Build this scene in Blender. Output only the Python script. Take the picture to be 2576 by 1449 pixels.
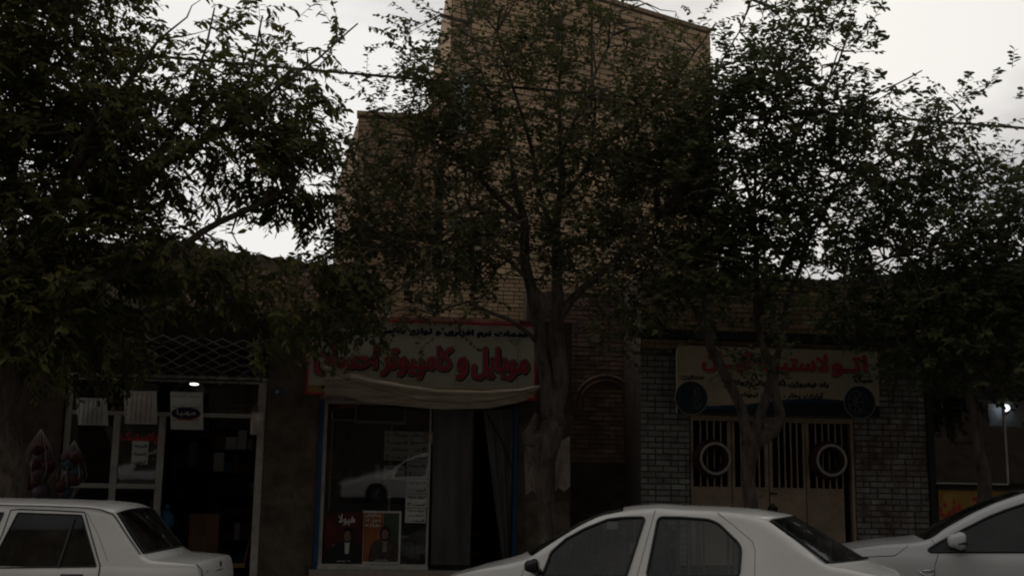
import bpy, math, random, unicodedata
import numpy as np
from mathutils import Vector, Matrix, noise
from mathutils.geometry import tessellate_polygon
random.seed(7); RNG = np.random.default_rng(7)
scene = bpy.context.scene
COL = scene.collection
for o in list(bpy.data.objects): bpy.data.objects.remove(o)

# ------------------------------------------------------------------ camera
FPX, PCX, PCY = 2890.0, 1288.0, 724.5          # focal length and centre measured on a 2576 px wide view
PITCH, ROLL, YAW, CZ = math.atan(500/2890.0), 0.0165, math.atan(.12), 1.72
cam_d = bpy.data.cameras.new('camera'); cam = bpy.data.objects.new('camera', cam_d); COL.objects.link(cam)
cam_d.sensor_width = 36; cam_d.lens = 36*FPX/2576; cam_d.clip_start = .05; cam_d.clip_end = 3000
fw = Vector((math.sin(YAW)*math.cos(PITCH), math.cos(YAW)*math.cos(PITCH), math.sin(PITCH)))
rt = Vector((math.cos(YAW), -math.sin(YAW), 0)); upv = rt.cross(fw)
r2 = rt*math.cos(ROLL) + upv*math.sin(ROLL); u2 = r2.cross(fw)
cam.matrix_world = Matrix(((r2.x,u2.x,-fw.x,0),(r2.y,u2.y,-fw.y,0),(r2.z,u2.z,-fw.z,CZ),(0,0,0,1)))
scene.camera = cam
scene.render.engine = 'CYCLES'; scene.cycles.filter_width = 2.0     # the photograph is soft at pixel level

# ------------------------------------------------------------------ world: overcast evening sky
scene.view_settings.view_transform = 'Standard'; scene.view_settings.look = 'None'
scene.view_settings.exposure = 0; scene.view_settings.gamma = 1; scene.view_settings.use_curve_mapping = False
SUN_EL, SUN_AZ = math.radians(24), math.radians(22)     # behind the houses, a little right of the view
world = bpy.data.worlds.new('World'); scene.world = world; world.use_nodes = True
wn, wl = world.node_tree.nodes, world.node_tree.links; wn.clear()
def N(nt, t, **kw):
    n = nt.nodes.new(t)
    for k, v in kw.items():
        if k.startswith('i_'): n.inputs[k[2:].replace('_', ' ')].default_value = v
        else: setattr(n, k, v)
    return n
wt = world.node_tree
tc = N(wt, 'ShaderNodeTexCoord')
sky = N(wt, 'ShaderNodeTexSky', sky_type='NISHITA', sun_disc=False, sun_elevation=SUN_EL, sun_rotation=SUN_AZ)
sky.air_density = 1.5; sky.dust_density = 3
mp = N(wt, 'ShaderNodeMapping'); mp.inputs['Scale'].default_value = (1.2, 1.2, 3.2); mp.inputs['Location'].default_value = (.35, .1, .55)
wl.new(tc.outputs['Generated'], mp.inputs['Vector'])
nz = N(wt, 'ShaderNodeTexNoise'); nz.inputs['Scale'].default_value = 1.6; nz.inputs['Detail'].default_value = 7; nz.inputs['Roughness'].default_value = .5
wl.new(mp.outputs[0], nz.inputs['Vector'])
dotn = N(wt, 'ShaderNodeVectorMath', operation='DOT_PRODUCT'); dotn.inputs[1].default_value = (-.26, .865, .43)
wl.new(tc.outputs['Generated'], dotn.inputs[0])
glow = N(wt, 'ShaderNodeMapRange'); glow.interpolation_type = 'SMOOTHSTEP'
glow.inputs['From Min'].default_value = -.35; glow.inputs['From Max'].default_value = .90
glow.inputs['To Min'].default_value = 2.5; glow.inputs['To Max'].default_value = 8.95
wl.new(dotn.outputs['Value'], glow.inputs['Value'])
cr = N(wt, 'ShaderNodeValToRGB')
cr.color_ramp.elements[0].position = .36; cr.color_ramp.elements[0].color = (.50, .50, .53, 1)
cr.color_ramp.elements[1].position = .50; cr.color_ramp.elements[1].color = (1, .985, .96, 1)
wl.new(nz.outputs['Fac'], cr.inputs['Fac'])
mul = N(wt, 'ShaderNodeVectorMath', operation='SCALE'); wl.new(cr.outputs[0], mul.inputs[0]); wl.new(glow.outputs[0], mul.inputs['Scale'])
mx = N(wt, 'ShaderNodeMix', data_type='RGBA'); mx.inputs['Factor'].default_value = .985
wl.new(sky.outputs[0], mx.inputs['A']); wl.new(mul.outputs[0], mx.inputs['B'])
bg = N(wt, 'ShaderNodeBackground'); bg.inputs['Strength'].default_value = .1
out = N(wt, 'ShaderNodeOutputWorld'); wl.new(mx.outputs['Result'], bg.inputs['Color']); wl.new(bg.outputs[0], out.inputs[0])
sun_d = bpy.data.lights.new('sun', 'SUN'); sun_d.energy = .5; sun_d.angle = math.radians(25); sun_d.color = (1, .94, .85)
sun = bpy.data.objects.new('sun', sun_d); COL.objects.link(sun)
sdir = Vector((math.sin(SUN_AZ)*math.cos(SUN_EL), math.cos(SUN_AZ)*math.cos(SUN_EL), math.sin(SUN_EL)))
sun.rotation_euler = sdir.to_track_quat('Z', 'Y').to_euler(); sun.location = (0, 0, 30)

# ------------------------------------------------------------------ measuring
def ray(px, py):
    x = (px-PCX)/FPX; y = -(py-PCY)/FPX
    return r2*x + u2*y + fw
def at(px, py, Y):
    d = ray(px, py); t = Y/d.y
    return Vector((d.x*t, Y, CZ+d.z*t))

# ------------------------------------------------------------------ materials
MATS = {}
def mat(name, col, rough=.8, var=.25, scale=6, bump=.15, spec=.3, metal=0, island=0, coat=0, stretch=(1,1,1), col2=None):
    if name in MATS: return MATS[name]
    m = bpy.data.materials.new(name); m.use_nodes = True; nt = m.node_tree; L = nt.links
    b = nt.nodes['Principled BSDF']
    b.inputs['Roughness'].default_value = rough; b.inputs['Metallic'].default_value = metal
    b.inputs['Specular IOR Level'].default_value = spec; b.inputs['Coat Weight'].default_value = coat
    g = N(nt, 'ShaderNodeNewGeometry'); mp = N(nt, 'ShaderNodeMapping'); mp.inputs['Scale'].default_value = stretch
    L.new(g.outputs['Position'], mp.inputs[0])
    n1 = N(nt, 'ShaderNodeTexNoise'); n1.inputs['Scale'].default_value = scale; n1.inputs['Detail'].default_value = 8; n1.inputs['Roughness'].default_value = .65
    L.new(mp.outputs[0], n1.inputs['Vector'])
    c2 = col2 or tuple(c*(1-var*1.6) for c in col)
    ramp = N(nt, 'ShaderNodeValToRGB'); e = ramp.color_ramp.elements
    e[0].position = .33; e[0].color = (*c2, 1); e[1].position = .66; e[1].color = (*[min(1, c*(1+var*.5)) for c in col], 1)
    L.new(n1.outputs['Fac'], ramp.inputs['Fac']); last = ramp.outputs['Color']
    if island:
        oi = N(nt, 'ShaderNodeObjectInfo'); ad = N(nt, 'ShaderNodeMath', operation='ADD'); fr = N(nt, 'ShaderNodeMath', operation='FRACT')
        L.new(g.outputs['Random Per Island'], ad.inputs[0]); L.new(oi.outputs['Random'], ad.inputs[1]); L.new(ad.outputs[0], fr.inputs[0])
        mr = N(nt, 'ShaderNodeMapRange'); mr.inputs['To Min'].default_value = 1-island; mr.inputs['To Max'].default_value = 1+island*.6
        L.new(fr.outputs[0], mr.inputs['Value'])
        sc = N(nt, 'ShaderNodeVectorMath', operation='SCALE'); L.new(last, sc.inputs[0]); L.new(mr.outputs[0], sc.inputs['Scale']); last = sc.outputs[0]
    L.new(last, b.inputs['Base Color'])
    if bump:
        n2 = N(nt, 'ShaderNodeTexNoise'); n2.inputs['Scale'].default_value = scale*6; n2.inputs['Detail'].default_value = 6
        L.new(mp.outputs[0], n2.inputs['Vector'])
        bp = N(nt, 'ShaderNodeBump'); bp.inputs['Strength'].default_value = bump; bp.inputs['Distance'].default_value = .02
        L.new(n2.outputs['Fac'], bp.inputs['Height']); L.new(bp.outputs[0], b.inputs['Normal'])
    MATS[name] = m; return m
def glass(name, tint=(.85,.9,.9), refl=1.0, dirt=.06):
    if name in MATS: return MATS[name]
    m = bpy.data.materials.new(name); m.use_nodes = True; nt = m.node_tree; L = nt.links; nt.nodes.clear()
    o = N(nt, 'ShaderNodeOutputMaterial'); tr = N(nt, 'ShaderNodeBsdfTransparent'); tr.inputs[0].default_value = (*tint, 1)
    gl = N(nt, 'ShaderNodeBsdfGlossy'); gl.inputs['Roughness'].default_value = .02; gl.inputs[0].default_value = (refl, refl, refl, 1)
    fr = N(nt, 'ShaderNodeFresnel'); fr.inputs[0].default_value = 1.6
    ms = N(nt, 'ShaderNodeMixShader'); L.new(fr.outputs[0], ms.inputs[0]); L.new(tr.outputs[0], ms.inputs[1]); L.new(gl.outputs[0], ms.inputs[2])
    df = N(nt, 'ShaderNodeBsdfDiffuse'); df.inputs[0].default_value = (.35, .33, .3, 1)
    g = N(nt, 'ShaderNodeNewGeometry'); n1 = N(nt, 'ShaderNodeTexNoise'); n1.inputs['Scale'].default_value = 3; n1.inputs['Detail'].default_value = 8
    L.new(g.outputs['Position'], n1.inputs['Vector'])
    mr = N(nt, 'ShaderNodeMapRange'); mr.inputs['From Min'].default_value = .35; mr.inputs['From Max'].default_value = .7; mr.inputs['To Max'].default_value = dirt*2
    L.new(n1.outputs['Fac'], mr.inputs['Value'])
    m2 = N(nt, 'ShaderNodeMixShader'); L.new(mr.outputs[0], m2.inputs[0]); L.new(ms.outputs[0], m2.inputs[1]); L.new(df.outputs[0], m2.inputs[2])
    L.new(m2.outputs[0], o.inputs[0]); MATS[name] = m; return m
def emit(name, col, s):
    m = bpy.data.materials.new(name); m.use_nodes = True; nt = m.node_tree; b = nt.nodes['Principled BSDF']
    b.inputs['Emission Color'].default_value = (*col, 1); b.inputs['Emission Strength'].default_value = s
    nz = N(nt, 'ShaderNodeTexNoise'); nt.links.new(nz.outputs['Color'], b.inputs['Base Color']); return m
def leafmat(name, col, hue2):
    m = bpy.data.materials.new(name); m.use_nodes = True; nt = m.node_tree; L = nt.links; b = nt.nodes['Principled BSDF']
    g = N(nt, 'ShaderNodeNewGeometry'); oi = N(nt, 'ShaderNodeObjectInfo'); ad = N(nt, 'ShaderNodeMath', operation='ADD'); fr = N(nt, 'ShaderNodeMath', operation='FRACT')
    L.new(g.outputs['Random Per Island'], ad.inputs[0]); L.new(oi.outputs['Random'], ad.inputs[1]); L.new(ad.outputs[0], fr.inputs[0])
    rp = N(nt, 'ShaderNodeValToRGB'); e = rp.color_ramp.elements
    e[0].color = (*[c*.55 for c in col], 1); e[1].color = (*hue2, 1); k = rp.color_ramp.elements.new(.6); k.color = (*col, 1)
    L.new(fr.outputs[0], rp.inputs[0]); L.new(rp.outputs[0], b.inputs['Base Color'])
    b.inputs['Roughness'].default_value = .6; b.inputs['Specular IOR Level'].default_value = .2
    tl = N(nt, 'ShaderNodeBsdfTranslucent'); L.new(rp.outputs[0], tl.inputs[0])
    ms = N(nt, 'ShaderNodeMixShader'); ms.inputs[0].default_value = .38
    L.new(b.outputs[0], ms.inputs[1]); L.new(tl.outputs[0], ms.inputs[2]); L.new(ms.outputs[0], nt.nodes['Material Output'].inputs[0]); return m

M_asphalt = mat('asphalt', (.055,.052,.05), .95, .3, 5, .4)
M_pave = mat('pavement_slab', (.12,.11,.10), .9, .3, 8, .3, island=.2)
M_lat = mat('dull_lattice_metal', (.26,.245,.22), .6, .25, 6, .1)
M_kerb = mat('kerb_concrete', (.3,.28,.25), .9, .3, 10, .3)
M_plaster = mat('brown_plaster', (.15,.115,.085), .95, .35, 3.5, .5)
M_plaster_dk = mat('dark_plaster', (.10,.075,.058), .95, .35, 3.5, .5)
M_oldplaster = mat('peeling_plaster', (.38,.32,.27), .95, .5, 3.2, .6, col2=(.07,.052,.042), stretch=(1.4,1,.8))
M_buff = mat('buff_brick', (.72,.51,.32), .9, .22, 1.6, .35, island=.22)
M_buff2 = mat('orange_buff_brick', (.46,.32,.20), .9, .25, 14, .35, island=.3)
M_mortar = mat('dark_mortar', (.15,.115,.092), .95, .3, 20, .5)
M_mortar_l = mat('grey_mortar', (.13,.11,.09), .95, .3, 20, .5)
M_redbrick = mat('old_reddish_brick', (.34,.22,.17), .95, .35, 3, .5, island=.3, col2=(.17,.11,.085))
M_worn = mat('worn_painted_brick', (.30,.32,.30), .8, .25, 2.6, .5, island=.28, col2=(.12,.06,.045), stretch=(1.6,1,1))
M_paintb = mat('pale_painted_brick', (.31,.33,.31), .8, .25, 4, .5, island=.28)
M_cream = mat('cream_painted_steel', (.42,.315,.225), .6, .22, 3, .15)
M_white = mat('white_frame_metal', (.50,.47,.42), .5, .2, 6, .1)
M_blue = mat('blue_paint', (.02,.075,.17), .5, .25, 5, .1)
M_black = mat('black_rubber', (.012,.012,.013), .5, .3, 20, .1)
M_iron = mat('dark_iron', (.03,.028,.026), .6, .3, 20, .2)
M_signw = mat('cream_sign_face', (.60,.545,.44), .55, .13, 1.6, .03)
M_signy = mat('tan_sign_face', (.50,.42,.29), .55, .13, 1.6, .03)
M_red = mat('red_paint', (.50,.045,.055), .5, .15, 6, .05)
M_dkred = mat('dark_red_paint', (.12,.02,.018), .6, .25, 6, .1)
M_navy = mat('navy_print', (.012,.016,.06), .5, .15, 6, .0)
M_ink = mat('black_print', (.012,.012,.014), .5, .15, 6, .0)
M_grey = mat('grey_print', (.24,.24,.24), .5, .15, 6, .0)
M_paper = mat('white_paper', (.62,.60,.55), .8, .1, 6, .1)
M_cloth = mat('striped_tarp', (.50,.41,.30), .85, .28, 5, .3, stretch=(.5,1,7))
M_plastic = mat('milky_plastic_curtain', (.11,.10,.095), .35, .3, 2.5, .2, stretch=(3,1,.4))
M_carpaint = mat('white_car_paint', (.83,.80,.75), .25, .05, 1.8, .02, spec=.5, coat=.6)
M_carpaint2 = mat('silver_white_car_paint', (.60,.60,.59), .32, .03, 2.5, 0, spec=.5, coat=.6)
M_seat = mat('grey_seat_fabric', (.06,.06,.06), .9, .2, 20, .1)
M_trim = mat('black_trim', (.014,.014,.015), .38, .2, 20, .05, spec=.5)
M_chrome = mat('chrome', (.6,.6,.6), .12, .05, 3, 0, metal=1)
M_tyre = mat('tyre_rubber', (.018,.017,.017), .85, .3, 20, .2)
M_rim = mat('alloy_rim', (.35,.35,.35), .35, .1, 8, .05, metal=.9)
M_redlens = mat('red_lens', (.25,.015,.01), .15, .1, 8, 0, spec=.6)
M_wood = mat('brown_cardboard', (.16,.085,.045), .9, .2, 5, .2)
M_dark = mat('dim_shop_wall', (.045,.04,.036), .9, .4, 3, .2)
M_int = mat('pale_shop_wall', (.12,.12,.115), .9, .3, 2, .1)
M_soil = mat('reddish_board', (.16,.035,.022), .7, .25, 3, .1)
M_glass = glass('window_glass', (.62,.64,.64), .85, .03)
M_cglass = glass('car_glass', (.74,.78,.76), 1.0, .05)
M_cglass_d = glass('dark_car_glass', (.12,.14,.14), .9, .03)
M_bag = glass('clear_plastic', (.75,.75,.75), 1.0, .12)
M_bark = mat('grey_brown_bark', (.15,.115,.09), .95, .4, 9, 1.0, stretch=(2.2,2.2,.5))
M_bark2 = mat('smooth_tan_bark', (.115,.088,.07), .95, .45, 7, 1.0, stretch=(1.8,1.8,.6))
M_twig = mat('twig_bark', (.17,.14,.115), .9, .3, 12, .2)

# ------------------------------------------------------------------ object helpers
WOFF = {}
def setp(o, label=None, cat=None, group=None, kind=None):
    for k, v in (('label', label), ('category', cat), ('group', group), ('kind', kind)):
        if v: o[k] = v
def thing(name, loc, label, cat, group=None):
    o = bpy.data.objects.new(name, None); COL.objects.link(o); o.location = loc; o.empty_display_size = .2
    setp(o, label, cat, group); WOFF[o] = Vector(loc); return o
class MB:
    def __init__(s): s.v = []; s.f = []
    def add(s, v, f):
        n = len(s.v); s.v += [tuple(p) for p in v]; s.f += [tuple(i+n for i in q) for q in f]; return s
    def box(s, x0, x1, y0, y1, z0, z1, bev=0):
        if bev:
            b = bev; v = []
            for (xa, xb, ya, yb, z) in ((x0+b,x1-b,y0+b,y1-b,z0),(x0,x1,y0,y1,z0+b),(x0,x1,y0,y1,z1-b),(x0+b,x1-b,y0+b,y1-b,z1)):
                v += [(xa,ya,z),(xb,ya,z),(xb,yb,z),(xa,yb,z)]
            f = [(3,2,1,0),(12,13,14,15)]
            for k in range(3):
                for i in range(4): j = (i+1)%4; f.append((k*4+i, k*4+j, k*4+4+j, k*4+4+i))
            return s.add(v, f)
        return s.add([(x0,y0,z0),(x1,y0,z0),(x1,y1,z0),(x0,y1,z0),(x0,y0,z1),(x1,y0,z1),(x1,y1,z1),(x0,y1,z1)],
                     [(3,2,1,0),(4,5,6,7),(0,1,5,4),(1,2,6,5),(2,3,7,6),(3,0,4,7)])
    def obox(s, O, e, n, u0, u1, w0, w1, z0, z1):   # box in a turned frame
        def P(u, w, z): return (O[0]+e[0]*u+n[0]*w, O[1]+e[1]*u+n[1]*w, z)
        return s.add([P(u0,w0,z0),P(u1,w0,z0),P(u1,w1,z0),P(u0,w1,z0),P(u0,w0,z1),P(u1,w0,z1),P(u1,w1,z1),P(u0,w1,z1)],
                     [(3,2,1,0),(4,5,6,7),(0,1,5,4),(1,2,6,5),(2,3,7,6),(3,0,4,7)])
    def tube(s, pts, rad, n=8, cap=True, lump=0):
        pts = [Vector(p) for p in pts]; rads = rad if isinstance(rad, (list, tuple)) else [rad]*len(pts)
        base = len(s.v); prev = None
        for i, p in enumerate(pts):
            t = (pts[min(i+1, len(pts)-1)]-pts[max(i-1, 0)]).normalized()
            a = prev if prev is not None else (Vector((1,0,0)) if abs(t.x) < .8 else Vector((0,1,0)))
            a = (a - t*a.dot(t)).normalized(); b = t.cross(a); prev = a
            for k in range(n):
                an = 2*math.pi*k/n; r = rads[i]
                if lump: r *= 1+lump*noise.noise(Vector((p.x*3+math.cos(an), p.y*3+math.sin(an), p.z*2.5)))
                s.v.append(tuple(p + (a*math.cos(an)+b*math.sin(an))*r))
        for i in range(len(pts)-1):
            for k in range(n):
                j = (k+1) % n; s.f.append((base+i*n+k, base+i*n+j, base+(i+1)*n+j, base+(i+1)*n+k))
        if cap:
            s.f.append(tuple(base+k for k in reversed(range(n)))); e = base+(len(pts)-1)*n; s.f.append(tuple(e+k for k in range(n)))
        return s
    def torus(s, c, R, r, axis='y', n=40, m=10, sy=1.0):
        for i in range(n):
            a = 2*math.pi*i/n
            for k in range(m):
                b = 2*math.pi*k/m; q = R+r*math.cos(b); w = r*sy*math.sin(b)
                s.v.append((c[0]+q*math.cos(a), c[1]+w, c[2]+q*math.sin(a)))
        B = len(s.v)-n*m
        for i in range(n):
            for k in range(m):
                s.f.append((B+i*m+k, B+i*m+(k+1)%m, B+((i+1)%n)*m+(k+1)%m, B+((i+1)%n)*m+k))
        return s
    def disc(s, c, R, th, n=32):   # faces -y
        v = [(c[0]+R*math.cos(2*math.pi*i/n), c[1]+y, c[2]+R*math.sin(2*math.pi*i/n)) for y in (0, th) for i in range(n)]
        return s.add(v, [tuple(range(n)), tuple(reversed(range(n, 2*n)))]+[(i, n+i, n+(i+1)%n, (i+1)%n) for i in range(n)])
    def sphere(s, c, R, n=14, m=9, sq=(1,1,1)):
        v = [(c[0], c[1], c[2]+R*sq[2])]
        for j in range(1, m):
            t = math.pi*j/m
            for i in range(n): a = 2*math.pi*i/n; v.append((c[0]+R*sq[0]*math.sin(t)*math.cos(a), c[1]+R*sq[1]*math.sin(t)*math.sin(a), c[2]+R*sq[2]*math.cos(t)))
        v.append((c[0], c[1], c[2]-R*sq[2])); f = [(0, 1+i, 1+(i+1)%n) for i in range(n)]
        for j in range(m-2):
            for i in range(n): f.append((1+j*n+i, 1+(j+1)*n+i, 1+(j+1)*n+(i+1)%n, 1+j*n+(i+1)%n))
        L = len(v)-1; f += [(L, 1+(m-2)*n+(i+1)%n, 1+(m-2)*n+i) for i in range(n)]
        return s.add(v, f)
    def prism(s, poly, y0, y1):      # poly in (x,z), thickness along y
        n = len(poly); tri = tessellate_polygon([[Vector((x, z, 0)) for x, z in poly]])
        v = [(x, y0, z) for x, z in poly]+[(x, y1, z) for x, z in poly]
        return s.add(v, [t for t in tri]+[tuple(n+i for i in reversed(t)) for t in tri]+[(i, (i+1)%n, n+(i+1)%n, n+i) for i in range(n)])
def build(name, mb, m, parent=None, smooth=False, label=None, cat=None, group=None, kind=None):
    off = WOFF[parent] if parent is not None else Vector((0, 0, 0))
    if parent is None and cat:      # a thing that is one mesh: origin at its base
        a = np.array(mb.v); off = Vector((float(a[:,0].mean()), float(a[:,1].mean()), float(a[:,2].min())))
    me = bpy.data.meshes.new(name); me.from_pydata([(x-off.x, y-off.y, z-off.z) for x, y, z in mb.v], [], mb.f)
    me.validate(); me.materials.append(m)
    if smooth:
        me.shade_smooth()
        if smooth == 'auto': me.set_sharp_from_angle(angle=math.radians(40))
    o = bpy.data.objects.new(name, me); COL.objects.link(o)
    if parent is not None: o.parent = parent
    elif cat: o.location = off
    WOFF[o] = off; setp(o, label, cat, group, kind); return o
def npmesh(name, V, F, m, parent, kind=None, smooth=False, loops=None):
    off = WOFF[parent] if parent is not None else Vector((0,0,0))
    V = np.asarray(V, dtype=np.float32)-np.array(off, dtype=np.float32); F = np.asarray(F, dtype=np.int32)
    me = bpy.data.meshes.new(name); me.vertices.add(len(V)); me.vertices.foreach_set('co', V.ravel())
    k = F.shape[1]; me.loops.add(F.size); me.loops.foreach_set('vertex_index', F.ravel())
    me.polygons.add(len(F)); me.polygons.foreach_set('loop_start', np.arange(0, F.size, k, dtype=np.int32))
    me.polygons.foreach_set('loop_total', np.full(len(F), k, dtype=np.int32)); me.update(); me.validate()
    me.materials.append(m)
    if smooth: me.shade_smooth()
    o = bpy.data.objects.new(name, me); COL.objects.link(o); o.parent = parent; WOFF[o] = off
    if kind: o['kind'] = kind
    return o

# ------------------------------------------------------------------ Persian lettering
FORMS = {}
for cp in list(range(0xFB50, 0xFDFF))+list(range(0xFE70, 0xFEFD)):
    d = unicodedata.decomposition(chr(cp)).split()
    if d and d[0] in ('<isolated>', '<final>', '<initial>', '<medial>'): FORMS.setdefault((tuple(d[1:]), d[0][1:-1]), chr(cp))
def shape(s):
    toks = []; i = 0
    while i < len(s):
        if s[i] == '\u0644' and i+1 < len(s) and s[i+1] in '\u0627\u0622': toks.append(('%04X' % ord(s[i]), '%04X' % ord(s[i+1]))); i += 2
        else: toks.append(('%04X' % ord(s[i]),)); i += 1
    def has(t, f): return (t, f) in FORMS
    def joinnext(t): return t == ('0640',) or has(t, 'initial')
    def joinprev(t): return t == ('0640',) or has(t, 'final')
    outp = []
    for i, t in enumerate(toks):
        p = i > 0 and joinnext(toks[i-1]) and joinprev(t); n = i+1 < len(toks) and joinnext(t) and joinprev(toks[i+1])
        f = 'medial' if p and n else 'final' if p else 'initial' if n else 'isolated'
        outp.append(FORMS.get((t, f), ''.join(chr(int(c, 16)) for c in t)))
    res = ''.join(reversed(outp)); o2 = ''; run = ''
    for c in res:                       # digits and Latin keep their own order
        if c.isdigit() or ('A' <= c <= 'Z'): run = c+run
        else: o2 += run+c; run = ''
    return o2+run
GLY = {}
def glyphs(s):
    if s not in GLY:
        cu = bpy.data.curves.new('t', 'FONT'); cu.body = shape(s); cu.resolution_u = 3
        o = bpy.data.objects.new('t', cu); COL.objects.link(o); bpy.context.view_layer.update()
        me = o.evaluated_get(bpy.context.evaluated_depsgraph_get()).to_mesh()
        v = np.array([x.co[:] for x in me.vertices]) if len(me.vertices) else np.zeros((1, 3)); f = [tuple(p.vertices) for p in me.polygons]
        bpy.data.objects.remove(o); bpy.data.curves.remove(cu); GLY[s] = (v, f)
    return GLY[s]
def text(s, x0, x1, z0, z1, y, m, parent, bold=0.0, dx=0, dz=0, slant=0, name='lettering', tilt=0, fn=None):
    v, f = glyphs(s); lo, hi = v.min(0), v.max(0); w = max(hi-lo, key=abs) if False else (hi-lo)
    X = x0+(v[:,0]-lo[0])/max(w[0], 1e-6)*(x1-x0); Z = z0+(v[:,1]-lo[1])/max(w[1], 1e-6)*(z1-z0)
    Z = Z+tilt*(X-(x0+x1)/2); X = X+slant*(Z-z0)
    mb = MB(); K = 1 if not bold else 10
    for k in range(K):
        a = 2*math.pi*k/K; r = bold if k % 2 == 0 or K == 1 else bold*.75
        vv = [(x+dx+(r*math.cos(a) if bold else 0), y-.0002*k, z+dz+(r*math.sin(a) if bold else 0)) for x, z in zip(X, Z)]
        if fn: vv = [fn(*p) for p in vv]
        mb.add(vv, f)
    return build(name, mb, m, parent)

# ------------------------------------------------------------------ bricks
BRICK = None
def unit_brick():
    global BRICK
    if BRICK is None:
        mb = MB().box(-.5, .5, -.5, .5, -.5, .5, .04)
        BRICK = {}
        for m in (M_buff, M_buff2, M_redbrick, M_worn, M_paintb, M_white, M_pave):
            me = bpy.data.meshes.new('brick'); me.from_pydata(mb.v, [], mb.f); me.materials.append(m); BRICK[m.name] = me
    return BRICK
def brickwork(parent, O, ang, width, z0, z1, course, blen, m, joint=.012, proud=.012, limit=300, irregular=.003, skip=None, zshift=None, wob=0, half=.15):
    """bricks laid on the face that starts at O (x,y) and runs along angle ang; their fronts stand proud of it"""
    e = (math.cos(ang), math.sin(ang)); n = (math.sin(ang), -math.cos(ang)); rnd = random.Random(int(width*1000)+int(z1*100))
    items = []; row = 0; z = z0
    while z+course <= z1+.001:
        u = -(blen*.5 if row % 2 else 0)
        while u < width-.01:
            bl = blen*(.5 if rnd.random() < half else 1)
            a, b = max(u, 0), min(u+bl, width)
            if b-a > .04 and not (skip and skip((a+b)/2, z+course/2)):
                items.append(((a+b)/2, z+course/2, b-a-joint, course-joint, rnd.uniform(-irregular, irregular), rnd.uniform(-wob, wob)))
            u += bl
        z += course; row += 1
    # the bricks that face the camera most openly first
    cand = []
    for it in items:
        P = Vector((O[0]+e[0]*it[0], O[1]+e[1]*it[0], it[1])); d = P-Vector((0, 0, CZ)); c = d.dot(fw)
        px, py = PCX+FPX*d.dot(r2)/c, PCY-FPX*d.dot(u2)/c
        cand.append((0 if (0 <= px <= 2576 and 0 <= py <= 1449) else 1, c, it, P))
    cand.sort(key=lambda t: (t[0], t[1])); B = unit_brick()[m.name]; off = WOFF[parent]; rest = []
    for k, (_, _, it, P) in enumerate(cand):
        u, zz, w, h, ir, wb = it; dpt = .03+proud+ir
        ctr = P + Vector((n[0], n[1], 0))*(proud+ir-dpt/2)
        if k < limit:
            o = bpy.data.objects.new('brick', B); COL.objects.link(o); o.parent = parent
            o.location = ctr-off; o.rotation_euler = (0, wb, ang); o.scale = (w, dpt, h)
        else: rest.append((ctr, w, dpt, h))
    if rest:
        mb = MB()
        for c, w, d, h in rest:
            mb.obox((c.x, c.y), e, (-n[0], -n[1]), -w/2, w/2, -d/2, d/2, c.z-h/2, c.z+h/2)
        build('brick', mb, m, parent, kind='stuff')

# ================================================================== SETTING
WY = 15.7      # shop fronts
build('ground', MB().add([(-400,-400,-.02),(400,-400,-.02),(400,400,-.02),(-400,400,-.02)], [(0,1,2,3)]), M_asphalt, kind='structure')
build('road', MB().box(-60, 60, -5, 13.1, -.015, 0), M_asphalt, kind='structure')
build('kerb', MB().box(-60, 60, 14.05, 14.2, -.015, .34, .02), M_kerb, kind='structure')
mbp = MB().box(-60, 60, 14.2, 19.75, -.015, .401); pv = build('pavement', mbp, M_pave, kind='structure')
for i in range(24):
    x = -5.5+i*.62; build('paving_slab', MB().box(x, x+.6, 14.25, WY-.25, .398, .425, .006), M_pave, pv)

# opposite street front added behind the camera, heights set to block sky light (also reflected)
mb = MB()
for x0, x1, h in ((-60,-30,11),(-30,-12,10.8),(-12,2,11.5),(2,14,10.6),(14,34,11),(34,60,8)):
    mb.box(x0-.01, x1-.03, -17+.01*x0/60, -8.5+.02*x0/60, 0, h)
    x = x0+1
    while x < x1-2:
        for z in np.arange(3.6, h-1.2, 2.8): mb.box(x, x+1.5, -8.5, -8.44, z, z+1.3)
        x += 3
build('added_far_side_front', mb, M_plaster, kind='structure')

# ================================================================== TALL BRICK HOUSE
PH = math.radians(26); C0 = Vector((1.12, 18.5)); e26 = (math.cos(PH), math.sin(PH)); HT = 10.78
C1 = (C0.x+e26[0]*5.9, C0.y+e26[1]*5.9); BX = at(1089, 100, 24.9).x-C0.x
house = thing('brick_house', (C0.x, C0.y, 0), 'tall plain buff brick house rising behind the shops at the centre', 'house')
foot = [(C0.x, C0.y), C1, (C1[0]-3.2, C1[1]+6.5), (C0.x+BX, C0.y+6.4)]
v = [(x, y, z) for z in (0, HT) for x, y in foot]
build('wall', MB().add(v, [(3,2,1,0),(4,5,6,7),(0,1,5,4),(1,2,6,5),(2,3,7,6),(3,0,4,7)]), M_mortar, house)
WZ1, WZ0 = at(1130, 185, 18.6).z, at(1130, 335, 18.6).z
winU = lambda u, z: (.08 < u < .37 and WZ0-.03 < z < WZ1+.03)
brickwork(house, C0, PH, 5.9, 3.2, HT-.10, .108, .33, M_buff, limit=300, skip=winU, joint=.02, proud=.02)
brickwork(house, (C0.x+BX, C0.y+6.4), math.atan2(-6.4, -BX), math.hypot(6.4, BX), 3.2, HT-.1, .108, .33, M_buff, limit=0, joint=.02, proud=.02)
mb = MB().obox(C0, e26, (-e26[1], e26[0]), -.01, 5.91, -.022, .3, HT-.08, HT); build('coping', mb, M_buff2, house)
nn = (-e26[1], e26[0])
wf = build('window', MB().obox(C0, e26, nn, .10, .35, -.035, .02, WZ0, WZ1), M_white, house)
mb = MB()
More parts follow.
